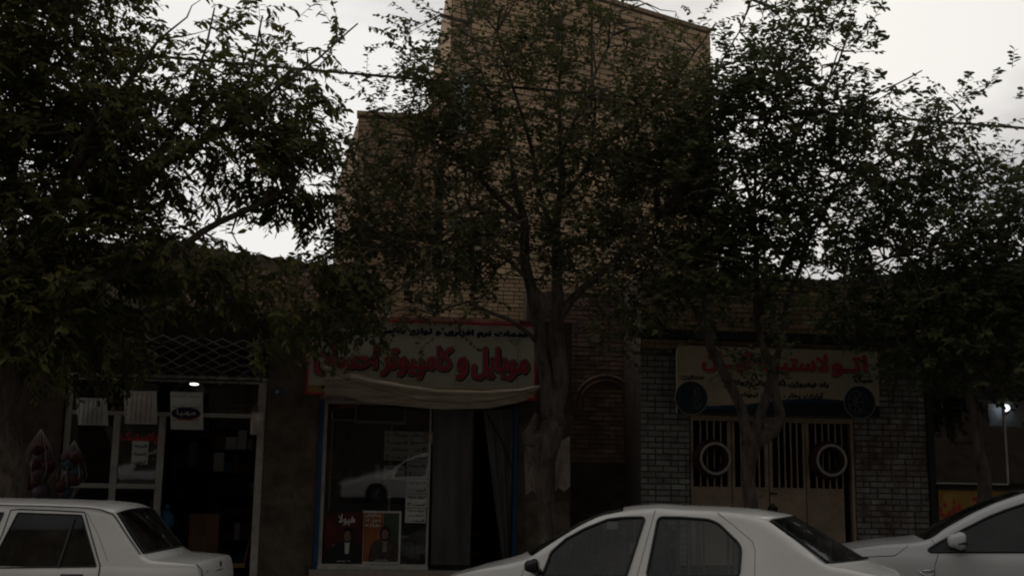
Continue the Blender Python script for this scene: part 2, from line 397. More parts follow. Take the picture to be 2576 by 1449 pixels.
for k in range(3): mb.obox(C0, e26, nn, .13, .32, -.045, -.037, WZ0+.05+(WZ1-WZ0-.05)*k/3, WZ0+(WZ1-WZ0-.05)*(k+1)/3)
build('pane', mb, mat('pale_window_pane', (.55,.68,.68), .2, .1, 3, 0, spec=.8), wf)
build('downpipe', MB().tube([(C0.x+e26[0]*3.0-.05, C0.y+e26[1]*3.0-.1, 8.5), (C0.x+e26[0]*3.0-.05, C0.y+e26[1]*3.0-.1, HT)], .018, 8), M_iron, house)

# lower wing to the left of the tall house
TL, TR = at(905, 292, 19.3), at(1085, 300, 19.3); HB = (TL.z+TR.z)/2
BL = at(850, 400, 24.0)
wing = thing('brick_house', (TL.x, 19.3, 0), 'lower brick house block standing left of the tall brick house', 'house')
v = [(x, y, z) for z in (0, HB) for x, y in ((TL.x, 19.3), (TR.x+.1, 19.3), (TR.x+.1, 24), (BL.x, 24))]
build('wall', MB().add(v, [(3,2,1,0),(4,5,6,7),(0,1,5,4),(1,2,6,5),(2,3,7,6),(3,0,4,7)]), M_mortar, wing)
brickwork(wing, (TL.x, 19.3), 0, TR.x-TL.x+.1, 3.2, HB-.05, .068, .22, M_buff2, limit=300, joint=.01)
LA = math.atan2(19.3-24, TL.x-BL.x)
brickwork(wing, (BL.x, 24), LA, math.hypot(TL.x-BL.x, 4.7), 3.2, HB-.05, .068, .22, M_buff2, limit=0, joint=.01)
build('coping', MB().box(TL.x-.05, TR.x+.1, 19.24, 19.5, HB, HB+.07), M_buff2, wing)
mb = MB().prism([(TR.x-.20, HB+.071), (TR.x+.1, HB+.071), (TR.x+.1, HB+.30), (TR.x+.02, HB+.30)], 19.26, 19.5); build('parapet_step', mb, M_buff2, wing)

# ================================================================== SHOPS
def pix(px, py, Y=WY): p = at(px, py, Y); return p.x, p.z
# common dimensions on the shop front plane
ZR = pix(800, 793)[1]
XA, XB = pix(158, 1100)[0], pix(655, 1100)[0]          # left shop opening
XP0, XP1 = pix(808, 1200)[0], pix(1290, 1200)[0]       # phone shop opening
XE = pix(1436, 1200)[0]; XT0 = pix(1611, 1150)[0]; XD0 = pix(1738, 1150)[0]; XD1 = pix(2143, 1150)[0]; XT1 = pix(2337, 1200)[0]
ZF = .42

# ---- left shop
shop = thing('household_goods_shop', (XA, WY, 0), 'dark open-fronted plastics shop with folded lattice gate, at the left', 'shop')
ZT = pix(400, 958)[1]
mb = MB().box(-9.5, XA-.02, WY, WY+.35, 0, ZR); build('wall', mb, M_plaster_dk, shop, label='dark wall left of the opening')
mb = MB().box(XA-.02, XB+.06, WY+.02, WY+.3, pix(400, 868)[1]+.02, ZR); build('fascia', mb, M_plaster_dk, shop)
mb = MB().box(XB+.062, XP0-.06, WY, WY+.4, 0, ZR-.002); build('pier', mb, M_plaster, shop, label='brown rendered pier right of the opening')
mb = MB().box(-9.5, XP0-.06, WY-.10, WY+4.5, ZR+.001, ZR+.035); build('roof_edge', mb, M_white, shop, label='pale metal roof edge strip')
mb = MB().box(XA-.02, XB+.06, WY+3.9, WY+4, .4, ZR).box(XA-.12, XA-.02, WY+.36, WY+3.9, .4, ZR).box(XB+.06, XB+.16, WY+.42, WY+3.9, .4, ZR).box(-9.5, XP0-.1, WY+.36, WY+4.4, ZR-.12, ZR-.01)
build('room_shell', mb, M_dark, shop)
# bigger rear wall with sloping top seen over the roof edge
rw = thing('brick_wall', (-3, 17.6, 0), 'rough brick wall with a sloping ragged top above the left shop roof', 'wall')
a, b, c = at(560, 628, 17.6), at(640, 640, 17.6), at(850, 668, 17.6)
poly = [(a.x-6, 3.2), (c.x+.4, 3.2), (c.x+.4, c.z-.03)]+[(c.x+(a.x-c.x)*t, c.z+(a.z-c.z)*t+.025*math.sin(t*40)) for t in np.linspace(.05, 1, 22)]+[(a.x-6, a.z+.1)]
build('wall_core', MB().prism(poly, 17.63, 17.95), M_plaster, rw)
brickwork(rw, (a.x-.5, 17.63), 0, c.x-a.x+.9, 3.9, c.z-.06, .068, .215, M_redbrick, limit=300, joint=.012, irregular=.006)

# folding lattice (scissor gate) over the opening
lat = thing('folding_gate', ((XA+XB)/2, WY-.1, 3), 'white folded scissor gate stretched across the top of the left shop', 'gate')
zl0, zl1 = pix(400, 944)[1], pix(400, 868)[1]; n = 9
ystep = (zl1-zl0)/2
xs = np.linspace(XA+.15, XB, n+1)
for r in range(5):
    za, zb = zl0-.10+r*.115+.02*math.sin(r*2.1), zl0-.10+r*.115+.135
    for i in range(n):
        for s in (0, 1):
            p, q = ((xs[i], za), (xs[i+1], zb)) if s == 0 else ((xs[i], zb), (xs[i+1], za))
            sag = .02*math.sin(i*.9+r)
            build('slat', MB().tube([(p[0], WY-.10-.02*s-.03*r, p[1]+sag), (q[0], WY-.10-.02*s-.03*r, q[1]+sag)], .0085, 5), M_lat, lat)
build('rail', MB().box(XA+.1, XB+.02, WY-.14, WY-.08, zl1+.005, zl1+.03).box(XA+.1, XB+.02, WY-.20, WY-.17, zl0-.07, zl0-.05), M_iron, lat)

fr = thing('shopfront_frame', ((XA+XB)/2, WY+.1, .42), 'off-white metal shopfront frame with glazed bays in the left shop', 'shopfront')
yF0, yF1 = WY+.03, WY+.08
def post(xa, xb, za, zb, nm='post', y0=yF0, y1=yF1): return build(nm, MB().box(xa, xb, y0, y1, za, zb, .004), M_white, fr)
lean = lambda px: 0
def pleft(x, w, z0, z1): return post(x-w/2, x+w/2, z0, z1)
zmid = pix(400, 1041)[1]; zlow = pix(300, 1222)[1]; x1, x2 = pix(288, 1130)[0], pix(403, 1130)[0]
pleft(XA+.04, .075, .42, ZT-.008); pleft(XB-.0, .10, .42, ZT+.08); pleft(x1, .085, .42, zmid-.03); pleft(x2, .085, .42, zmid-.03)
post(XA+.0, XB-.05, ZT-.005, ZT+.08, 'rail', WY+.0, WY+.085); post(XA+.08, XB-.055, zmid-.028, zmid+.028, 'rail'); post(XA+.08, x1-.045, zlow-.03, zlow+.03, 'rail'); post(x1+.045, x2-.045, zlow-.03, zlow+.03, 'rail')
post(XA+.08, x2-.045, .43, .5, 'rail')
for a, b, c, d in ((XA+.08, x1-.045, zlow+.03, zmid-.03), (x1+.045, x2-.045, zlow+.03, zmid-.03), (XA+.08, x1-.045, .5, zlow-.03), (x1+.045, x2-.045, .5, zlow-.03), (XA+.08, XB-.055, zmid+.028, ZT-.01)):
    build('pane', MB().add([(a, WY+.07, c), (b, WY+.07, c), (b, WY+.07-.03*(d-c), d), (a, WY+.07-.03*(d-c), d)], [(0, 1, 2, 3)]), M_glass, fr)
xr0, zr1 = pix(213, 1072); xr1, zr0 = pix(280, 1228)
build('red_board', MB().box(XA+.25, x1-.05, WY+.12, WY+.14, zlow+.04, zmid-.06), M_soil, fr)
xa_, za_ = pix(305, 1085); xb_, zb_ = pix(398, 1122)
text('پلاستیک', x1+.06, x2-.05, zb_+.03, za_, WY+.045, M_red, fr, .008)
pa, pb = pix(332, 1108), pix(369, 1168)
paper = build('notice', MB().box(pa[0], pb[0], WY+.042, WY+.046, pb[1], pa[1]), M_paper, fr)
for k, s in enumerate(('آشپزخانه', 'پلاستیک', 'کیلویی')):
    z = pa[1]-.06-k*.105; text(s, pa[0]+.02, pb[0]-.02, z-.035, z+.02, WY+.0405, M_ink, paper, .002)

def ceiling_lamp(px, py, Y, r, label, bulb=False):
    p = at(px, py, Y); t = thing('ceiling_lamp' if not bulb else 'wall_lamp', p, label, 'lamp')
    if bulb:
        build('bulb', MB().sphere(p, r, sq=(1.2, .7, 1)), emit('cool_bulb_glow', (.95, 1, 1), 6), t, True)
        build('lamp_holder', MB().tube([p+Vector((.06, .02, 0)), p+Vector((.2, .1, -.03))], .02, 8), M_iron, t)
    else:
        build('diffuser', MB().sphere(p, r, sq=(1, 1, .28)), emit('white_lamp_glow', (1, .98, .93), 5), t, True)
        build('housing', MB().box(p.x-r*.9, p.x+r*.9, p.y-r*.9, p.y+r*.9, p.z+r*.12, p.z+r*.35, .01), M_white, t)
        build('cord', MB().tube([p+Vector((0, 0, .03)), (p.x, p.y, ZR-.12)], .006, 6), M_iron, t)
ceiling_lamp(489, 966, 17.0, .065, 'small lit white lamp under the ceiling of the left shop')

# hanging packets
def packet(px0, py0, px1, py1, label, m, marks, lean_=.02, oval=False):
    a, b = at(px0, py0, WY-.2), at(px1, py1, WY-.2)
    t = thing('hanging_packet', ((a.x+b.x)/2, WY-.2, b.z), label, 'packet', 'packets hanging above the left shop front')
    w = b.x-a.x; h = a.z-b.z; nx, nz_ = 9, 8; V = []; F = []
    for side in (0, 1):
        for j in range(nz_+1):
            for i in range(nx+1):
                u, v_ = i/nx, j/nz_
                bulge = .035*math.sin(math.pi*u)**.6*math.sin(math.pi*min(1, v_*1.1+.05))**.5 if 0 < u < 1 and 0 < v_ < 1 else 0
                V.append((a.x+w*u+lean_*(v_-.5)*-1*h*5*.3, WY-.2+(-1 if side == 0 else 1)*bulge-.004*(1-side)+.006*math.sin(u*19)*(1-side), b.z+h*v_))
    st = (nx+1)*(nz_+1)
    for side in (0, 1):
        for j in range(nz_):
            for i in range(nx): k = side*st+j*(nx+1)+i; F.append((k, k+1, k+nx+2, k+nx+1))
    p = build('packet_body', MB().add(V, F), m, t, True)
    mb = MB()
    for k in range(6): mb.box(a.x+w*(.08+k*.15), a.x+w*(.08+k*.15)+.012, WY-.262, WY-.258, b.z+h*.06, a.z-h*.08)
    if marks: build('printed_stripe', mb, marks, t, label='faint vertical printed stripes')
    hd = MB().add([(a.x-.02, WY-.2, a.z), (b.x+.02, WY-.2, a.z), (b.x-.02, WY-.19, a.z+.1), (a.x+.04, WY-.19, a.z+.1)], [(0, 1, 2, 3)])
    build('clear_header', hd, M_bag, t)
    build('string', MB().tube([((a.x+b.x)/2, WY-.19, a.z+.08), ((a.x+b.x)/2, WY-.12, ZT-.0)], .004, 5), M_white, t)
    if oval:
        cx, cz = (a.x+b.x)/2, b.z+h*.43
        mb = MB().disc((0, 0, 0), 1, .01, 36); mb.v = [(cx+x*w*.44, WY-.268+y, cz+z*h*.155) for x, y, z in mb.v]
        mr_ = MB().disc((0, 0, 0), 1, .006, 36); mr_.v = [(cx+.004+x*w*.45, WY-.262+y, cz-.012+z*h*.16) for x, y, z in mr_.v]
        build('oval_border', mr_, M_red, t); build('oval_badge', mb, M_navy, t)
        text('مهیا', cx-w*.28, cx+w*.3, cz-.04, cz+.045, WY-.27, M_signw, t, .0015)
        for k in range(3):
            for s in (0, 1):
                text('دستمال', a.x+.03+s*w*.5, a.x+.03+s*w*.5+w*.36, b.z+h*(.85-.28*k)+(-.03 if k == 2 else 0)-.0, b.z+h*(.85-.28*k)+.02+(-.03 if k == 2 else 0), WY-.263, M_dkred if k == 2 else M_ink, t, .001)
packet(197, 1000, 268, 1070, 'grey-white packet hanging leftmost above the left shop front', M_paper, M_grey, .1)
packet(316, 982, 392, 1067, 'packet with faint pink print hanging second from left', M_paper, mat('faded_pink_print', (.45,.25,.24), .7, .2, 8, 0), .06)
packet(432, 985, 508, 1081, 'tall paper packet with a dark blue oval badge hanging third from left', M_paper, None, .05, oval=True)
packet(632, 1036, 660, 1094, 'small pale rolled packet hanging on the right post of the left shop', mat('pale_pink_wrap', (.5,.42,.38), .6, .2, 8, .1), None, 0)

# balls in nets, boxes, goods
def ball_bag(px, py, r, cols, label, Y):
    c = at(px, py, Y); t = thing('net_of_balls', (c.x, c.y, c.z-r*3), label, 'toy balls', 'nets of play balls beside the left shop')
    rn = random.Random(px)
    for k in range(12):
        p = c+Vector((rn.uniform(-1, 1)*r*1.1, rn.uniform(-.3, .3)*r, (k//2-2.6)*r*.95))
        m = cols[k % len(cols)]; build('ball', MB().sphere(p, r*rn.uniform(.8, 1.05)), m, t, True)
    mb = MB()
    for k in range(7):
        a = k*math.pi*2/7; mb.tube([c+Vector((0, 0, r*4.6)), c+Vector((math.cos(a)*r*1.2, math.sin(a)*r*.9, r*2.6)), c+Vector((math.cos(a)*r*2.0, math.sin(a)*r*1.3, 0)), c+Vector((0, 0, -r*3.6))], .003, 4)
    build('net', mb, M_white, t)
m_bb, m_bp, m_br, m_bl = mat('blue_ball', (.04,.08,.105), .6, .3, 20, .1), mat('pink_ball', (.10,.055,.065), .6, .35, 20, .1), mat('red_ball', (.085,.02,.022), .6, .35, 20, .1), mat('lilac_ball', (.11,.075,.11), .5, .3, 20, .1)
ball_bag(95, 1180, .11, [m_bl, m_bp, m_br, m_br], 'tall net bag of lilac and red play balls beside the left tree trunk', WY-.45)
ball_bag(180, 1195, .095, [m_bb, m_bp, m_br], 'net bag of blue and pink striped balls by the left shopfront post', WY-.45)
def carton(px0, py0, px1, py1, Y, m, label, name='cardboard_box', cat='box', group=None, d=.35):
    a, b = at(px0, py0, Y), at(px1, py1, Y)
    t = thing(name, ((a.x+b.x)/2, Y, b.z), label, cat, group)
    build('carton', MB().box(a.x, b.x, Y, Y+d, b.z, a.z, .006), m, t); build('tape', MB().box(a.x+(b.x-a.x)*.45, a.x+(b.x-a.x)*.55, Y-.003, Y+d+.002, b.z+.01, a.z+.003), M_plaster, t)
carton(478, 1292, 546, 1400, WY+.5, M_wood, 'big brown cardboard box standing inside the left shop doorway')
g0 = at(415, 1310, WY+.3)
t = thing('plastic_bag', (g0.x, g0.y, g0.z-.2), 'blue plastic bag lying behind the white sedan boot', 'bag')
mb = MB().sphere(g0, .13, sq=(1, .8, 1.2)); mb.v = [(x+.02*noise.noise(Vector((x*20, y*20, z*20))), y, z+.02*noise.noise(Vector((x*16, z*19, 3)))) for x, y, z in mb.v]
build('bag_body', mb, mat('blue_plastic', (.03,.12,.26), .3, .3, 9, .2), t, True); build('knot', MB().tube([g0+Vector((0,0,.14)), g0+Vector((.02,0,.22))], [.02, .035], 7), MATS['blue_plastic'], t, True)
b0 = at(598, 1418, WY+.15)
t = thing('broom_head', b0, 'yellow-brown broom head lying by the foot of the right shopfront post', 'broom')
build('bristles', MB().box(b0.x-.1, b0.x+.1, b0.y-.04, b0.y+.04, b0.z-.05, b0.z+.01, .01), mat('straw', (.22,.15,.06), .9, .3, 30, .5), t); build('handle', MB().tube([b0+Vector((.08,.0,0)), b0+Vector((.28,.12,1.1))], .012, 7), M_wood, t)
# shelves with goods inside (right side of the open bay and back)
cols = [M_dark, m_bb, m_bp, m_br, M_paper, M_int, M_wood, M_blue, M_grey, M_dkred]
ORD = ['lowest', 'second', 'third', 'fourth', 'fifth', 'sixth', 'seventh', 'eighth', 'ninth', 'tenth', 'eleventh', 'twelfth']
CN = {}
def shelf_unit(x0, x1, Y, z0, z1, rows, label, group=None, seed=1, goods=True, where='back right of left shop'):
    t = thing('shelf_unit', ((x0+x1)/2, Y, z0), label, 'shelves', group); rn = random.Random(seed)
    for k in range(rows+1):
        z = z0+(z1-z0)*k/rows; build('shelf', MB().box(x0, x1, Y, Y+.3, z-.012, z+.012), M_int, t)
    build('upright', MB().box(x0-.02, x0, Y, Y+.3, z0-.02, z1+.02).box(x1, x1+.02, Y, Y+.3, z0-.02, z1+.02), M_int, t)
    if goods:
        for k in range(rows):
            z = z0+(z1-z0)*k/rows+.014; x = x0+.02
            jn = 0
            while x < x1-.08:
                w = rn.uniform(.08, .2); h = rn.uniform(.4, .85)*(z1-z0)/rows
                mc = rn.choice(cols); jn += 1
                g = thing('goods_box', (x+w/2, Y+.1, z), '%s pack, %s shelf up, %s, %s from its left end' % (CNAME[mc.name], ORD[k], where, ['first']*(jn == 1) and 'first' or ORD[jn-1]), 'packaged goods', GOODS_GROUP)
                build('pack', MB().box(x, min(x+w, x1-.01), Y+.02, Y+.22, z, z+h, .004), mc, g)
                x += w+.012
GOODS_GROUP = 'goods on the shelves of the left shop'
CNAME = {M_dark.name: 'dark', m_bb.name: 'blue', m_bp.name: 'pink', m_br.name: 'red', M_paper.name: 'white', M_int.name: 'pale', M_wood.name: 'brown', M_blue.name: 'deep blue', M_grey.name: 'grey', M_dkred.name: 'dark red'}
shelf_unit(XB-.95, XB-.12, WY+2.6, .5, 2.9, 7, 'dim shelves of packaged goods at the back right of the left shop', seed=3)
shelf_unit(XA+.9, XA+1.5, WY+3.2, .5, 2.9, 5, 'dim shelves deep inside the left shop behind the glazing', seed=5, where='middle of left shop')
# number plate ۵۸
a, b = pix(686, 977), pix(712, 994)
t = thing('house_number_plate', (a[0], WY-.02, b[1]), 'small blue house number plate reading 58 on the brown pier', 'number plate')
build('plate', MB().box(a[0], b[0], WY-.012, WY-.001, b[1], a[1], .002), M_blue, t); text('۵۸', a[0]+.045, b[0]-.045, b[1]+.025, a[1]-.02, WY-.0135, M_paper, t, .003)
# faint stencilled numbers on the pier
st = mat('faint_stencil', (.14,.105,.08), .95, .3, 12, .2)
a, b = pix(680, 1203), pix(768, 1225)
tt = thing('stencilled_numbers', (a[0], WY, b[1]), 'faint stencilled telephone number on the brown pier', 'graffiti')
text('۰۹۱۳۲ ۵۸۷۱', a[0], b[0], b[1], a[1], WY-.003, st, tt, .003); text('۶۸۷۰۵', a[0]+.0, b[0]-.15, b[1]-.14, a[1]-.15, WY-.003, st, tt, .003)

# ---- phone shop
ph = thing('phone_shop', (XP0, WY, 0), 'phone and computer shop with blue jambs under the big red-lettered sign', 'shop')
ZP = pix(1000, 1010)[1]
mb = MB().box(XP0-.058, XP1+.06, WY+.002, WY+.35, ZP, ZR+.02); build('lintel', mb, M_oldplaster, ph)
mb = MB().box(XP1+.062, XE, WY, WY+.4, 0, ZR+.02); build('pier', mb, M_plaster_dk, ph, label='pier with painted-in shade behind the tree, patched with pale peeling plaster')  # shadow on this pier is put into its colour by the darker plaster
def patch(pts): return MB().prism([pix(*p) for p in pts], WY-.006, WY-.0005)
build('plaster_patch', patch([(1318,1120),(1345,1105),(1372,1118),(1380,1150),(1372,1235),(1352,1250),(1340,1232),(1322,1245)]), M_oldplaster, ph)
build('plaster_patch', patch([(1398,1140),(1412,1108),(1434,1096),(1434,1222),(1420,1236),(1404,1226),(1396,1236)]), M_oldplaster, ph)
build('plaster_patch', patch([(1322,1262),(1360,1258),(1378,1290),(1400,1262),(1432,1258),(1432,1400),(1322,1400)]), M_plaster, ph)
mb = MB().box(XE-.3, XE, WY+.402, WY+1.6, 0, ZR+.02); build('return_wall', mb, M_plaster, ph)
for xa, xb in ((XP0-.055, XP0+.0), (XP1+.0, XP1+.055)): build('jamb', MB().box(xa, xb, WY-.03, WY+.06, .45, ZP, .005), M_blue, ph, label='blue painted jamb')
mb = MB().box(XP0+.003, XP1-.003, WY+3.4, WY+3.5, .5, ZP+.4).box(XP0-.1, XP0-.003, WY+.36, WY+3.4, .5, ZP+.4).box(XP1+.003, XP1+.1, WY+.41, WY+3.4, .5, ZP+.4).box(XP0-.1, XP1+.1, WY+.36, WY+3.5, ZP+.05, ZP+.15)
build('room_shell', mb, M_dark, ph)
zsill = pix(900, 1423)[1]; xw1 = pix(1082, 1200)[0]
stp = build('step', MB().box(XP0-.1, XP1+.1, WY-.12, WY+3.4, .41, zsill-.045), M_kerb, ph)
k = 0; x = XP0-.1
while x < XP1+.05:
    build('tile', MB().box(x+.004, min(x+.43, XP1+.1)-.004, WY-.135, WY-.12, .42, zsill-.05, .004), mat('beige_tile', (.42,.34,.27), .5, .15, 6, .05, island=.1), stp); x += .43
build('sill', MB().box(XP0, xw1, WY-.1, WY+.1, zsill-.042, zsill, .004), M_white, ph)
win = build('window', MB().box(XP0+.002, XP0+.05, WY+.02, WY+.07, zsill, ZP-.002).box(xw1-.03, xw1, WY+.02, WY+.07, zsill, ZP-.002).box(XP0+.05, xw1-.03, WY+.02, WY+.07, ZP-.05, ZP-.002).box(XP0+.05, xw1-.03, WY+.02, WY+.07, zsill, zsill+.025), M_white, ph)
def leaning(a, b, y, z0, z1, lean):
    return MB().add([(a, y, z0), (b, y, z0), (b, y-lean, z1), (a, y-lean, z1)], [(0, 1, 2, 3)])
build('pane', leaning(XP0+.05, xw1-.03, WY+.062, zsill+.025, ZP-.05, .062), M_glass, win)
# display case frame inside
dc = thing('display_cabinet', (XP0+.4, WY+.3, zsill), 'glass display cabinet with dark red posts inside the phone shop window', 'cabinet')
c0, c1 = pix(833, 1053, WY+.3), pix(975, 1280, WY+.3)
for xx in (c0[0], c1[0]-.0): build('post', MB().box(xx-.03, xx, WY+.3, WY+.33, zsill, c0[1]), M_dkred, dc); build('trim', MB().box(xx+.002, xx+.035, WY+.3, WY+.33, zsill, c0[1]), M_white, dc)
build('rail', MB().box(c0[0]+.04, c1[0]-.03, WY+.3, WY+.33, c0[1]-.03, c0[1]), M_white, dc)
for k in range(4): build('shelf', MB().box(c0[0]+.04, c1[0]-.04, WY+.34, WY+.7, zsill+.15+k*.33, zsill+.165+k*.33), M_int, dc)
rn = random.Random(4)
for k in range(4):
    for j in range(4):
        x = c0[0]+.08+j*.18; z = zsill+.166+k*.33
        g = thing('phone_accessory_box', (x, WY+.4, z), 'boxed accessory on the %s shelf of the phone shop cabinet, %s from its left' % (ORD[k], ['first', 'second', 'third', 'fourth'][j]), 'packaged goods', 'accessories in the phone shop cabinet')
        build('pack', MB().box(x, x+rn.uniform(.05, .11), WY+.42, WY+.5, z, z+rn.uniform(.08, .2), .004), rn.choice([M_paper, M_dark, M_int, M_soil, M_dark]), g)
# framed dark screen at the top, red banner
a, b = pix(893, 1015), pix(1022, 1066)
t = thing('framed_screen', ((a[0]+b[0])/2, WY+.12, b[1]), 'white framed dark screen in the top of the phone shop window', 'screen')
build('frame', MB().box(a[0], b[0], WY+.1, WY+.14, b[1], a[1]+.1), M_white, t); build('panel', MB().box(a[0]+.03, b[0]-.03, WY+.09, WY+.0985, b[1]+.04, a[1]+.08), M_ink, t); build('label_strip', MB().box(a[0]+.3, b[0]-.05, WY+.084, WY+.0885, b[1]+.12, b[1]+.2), M_blue, t)
a, b = pix(1024, 1030), pix(1082, 1078)
build('red_banner', MB().box(a[0], xw1-.03, WY+.15, WY+.16, b[1], a[1]+.1), M_dkred, label='dark red banner inside the phone shop window, right of the framed screen', cat='banner')
a, b = pix(848, 1005), pix(893, 1028)
build('red_sticker', MB().box(a[0], b[0], WY+.034, WY+.038, b[1], a[1]), mat('orange_red_sticker', (.45,.06,.03), .5, .1, 5, 0), label='bright red sticker at the top left of the phone shop window', cat='sticker')
# paper notices
def notice(px0, py0, px1, py1, lines, label, y=WY+.036, ph_pic=()):
    a, b = pix(px0, py0), pix(px1, py1)
    t = thing('paper_notice', (a[0], y, b[1]), label, 'notice', 'paper price notices taped in the phone shop window')
    build('sheet', MB().box(a[0], b[0], y, y+.002, b[1], a[1]), M_paper, t); n = len(lines); H = (a[1]-b[1])/n
    for k, s in enumerate(lines):
        z1 = a[1]-k*H; w = b[0]-a[0]
        if s: text(s, a[0]+w*(.32 if k in ph_pic else .1), b[0]-w*.08, z1-H*.75, z1-H*.25, y-.001, M_ink, t, .0022)
        if k in ph_pic: build('picture', MB().box(a[0]+w*.06 if k % 2 else a[0]+w*.66-.0, a[0]+w*.28 if k % 2 else b[0]-w*.07, y-.0032, y-.0022, z1-H*.95, z1-H*.1), M_grey, t)
notice(968, 1083, 1028, 1158, ['هشتگ ۲۰', 'قسمت ۹', 'ستاره', 'قسمت ۳'], 'white paper notice at the top left of the notice column')
notice(1029, 1085, 1078, 1160, ['نهنگ', 'شمع', 'نهنگ آبی', 'قسمت ۱۲'], 'white paper notice at the top right beside the curtain', ph_pic=(2,))
notice(1024, 1161, 1076, 1203, ['خاله سوسکه', 'قسمت ۱۴'], 'paper notice second down in the right column')
notice(1023, 1204, 1075, 1240, ['رقص روی شیشه', 'قسمت ۸'], 'paper notice third down in the right column', ph_pic=())
notice(1021, 1241, 1073, 1277, ['سریال ممنوعه', 'قسمت ۱۳'], 'paper notice fourth down in the right column')
notice(1020, 1278, 1071, 1315, ['سریال ترسناک', 'احضار', 'قسمت ۸'], 'paper notice at the bottom of the right column')
notice(966, 1170, 1018, 1206, ['شارژ ایرانسل', 'همراه اول'], 'separate small white notice left of the notice column')
a, b = pix(1066, 1085), pix(1088, 1115)
build('small_sign', MB().box(a[0], b[0], WY+.018, WY+.022, b[1], a[1], .001), mat('cream_card', (.45,.38,.30), .6, .2, 8, 0), label='small cream card with a blue edge at the top of the notices', cat='card')

# posters: plain generic figures
def poster(px0, py0, px1, py1, left_col, right_col, label, title, frame, hair, coat, shirt, small):
    a, b = pix(px0, py0), pix(px1, py1); y = WY+.03
    t = thing('poster', (a[0], y, b[1]), label, 'poster', 'film posters at the foot of the phone shop window'); w, h = b[0]-a[0], a[1]-b[1]
    build('border', MB().box(a[0], b[0], y, y+.003, b[1], a[1]), frame, t)
    i = .012 if small else .026
    build('backdrop', MB().box(a[0]+i, a[0]+w*.55, y-.0015, y-.0005, b[1]+i, a[1]-i).v and MB().box(a[0]+i, a[0]+w*.55, y-.0015, y-.0005, b[1]+i, a[1]-i), left_col, t)
    build('backdrop', MB().box(a[0]+w*.55+.001, b[0]-i, y-.0015, y-.0005, b[1]+i, a[1]-i), right_col, t)
    def fig(cx, s, base, lay):
        bw, hh = .17*s, h*.62*s
        zz = b[1]+i
        ptsb = [(cx-bw*1.25, zz), (cx+bw*1.25, zz), (cx+bw*1.15, zz+hh*.45), (cx+bw*.85, zz+hh*.62), (cx+bw*.3, zz+hh*.70), (cx-bw*.3, zz+hh*.70), (cx-bw*.85, zz+hh*.62), (cx-bw*1.15, zz+hh*.45)]
        ptsb = [(min(max(x, a[0]+i), b[0]-i), z) for x, z in ptsb]
        build('printed_coat', MB().prism(ptsb, y-.0025-lay, y-.002-lay), coat, t)
        build('printed_shirt', MB().prism([(cx-bw*.14, zz+hh*.3), (cx+bw*.14, zz+hh*.3), (cx+bw*.2, zz+hh*.69), (cx-bw*.2, zz+hh*.69)], y-.003-lay, y-.0027-lay), shirt, t)
        hm = MB().disc((0,0,0), 1, .0004, 20); hm.v = [(cx+x*bw*.42, y-.0033-lay+yy, zz+hh*.86+z*bw*.6) for x, yy, z in hm.v]; build('printed_hair', hm, hair, t)
        fm = MB().disc((0,0,0), 1, .0004, 20); fm.v = [(cx+x*bw*.27, y-.004-lay+yy, zz+hh*.83+z*bw*.40) for x, yy, z in fm.v]; build('printed_face', fm, mat('printed_skin', (.22,.13,.09), .6, .2, 20, 0), t)
    if small: fig(a[0]+w*.28, .62, 0, 0)
    fig(a[0]+w*.60, 1.0, 0, .003)
    for k, s in enumerate(title):
        text(s, a[0]+w*(.35 if small else .08), a[0]+w*(.78 if small else .48), a[1]-h*(.26 if small else .12+.09*k), a[1]-h*(.05 if small else .05+.09*k), y-.009, M_paper, t, .004 if small else .0025)
    text('به زودی' if small else 'ساخت ایران', a[0]+w*.35, a[0]+w*.7, b[1]+h*.05, b[1]+h*.085, y-.009, M_paper, t, .001)
poster(818, 1285, 910, 1420, mat('poster_dark_red', (.10,.014,.012), .4, .5, 4, 0), MATS['poster_dark_red'], 'dark red film poster with two suited figures, left of the pair', ['هیولا'], M_ink, M_ink, M_ink, M_paper, True)
poster(911, 1284, 1006, 1418, mat('poster_orange', (.33,.11,.035), .4, .3, 4, 0), mat('poster_green', (.055,.085,.045), .4, .3, 4, 0), 'orange and green film poster with a white border, right of the pair', ['سالهای', 'دور از', 'خانه'], M_paper, M_ink, mat('printed_brown', (.08,.055,.04), .5, .4, 20, 0), mat('printed_tan', (.30,.24,.17), .5, .4, 20, 0), False)
# potted plants
for px, lb, m in ((1030, 'small potted plant in a tan pot beside the orange poster', M_plaster), (1052, 'dark potted spiky plant next to the curtain', M_iron)):
    p = at(px, 1418, WY+.25); t = thing('potted_plant', (p.x, p.y, zsill), lb, 'plant', 'plants on the phone shop window sill')
    build('pot', MB().tube([(p.x, p.y, zsill), (p.x, p.y, zsill+.16)], [.05, .07], 12), m, t, 'auto')
    mb = MB()
    for k in range(9):
        a = k*.7; l = .18; mb.add([(p.x, p.y, zsill+.15), (p.x+math.cos(a)*l*.4+.01, p.y+math.sin(a)*l*.4, zsill+.15+l*.8), (p.x+math.cos(a)*l, p.y+math.sin(a)*l, zsill+.15+l*.9), (p.x+math.cos(a)*l*.4-.01, p.y+math.sin(a)*l*.4+.01, zsill+.15+l*.7)], [(0,1,2),(0,2,3)])
    build('foliage', mb, mat('dim_plant_green', (.04,.07,.03), .6, .3, 9, 0), t)

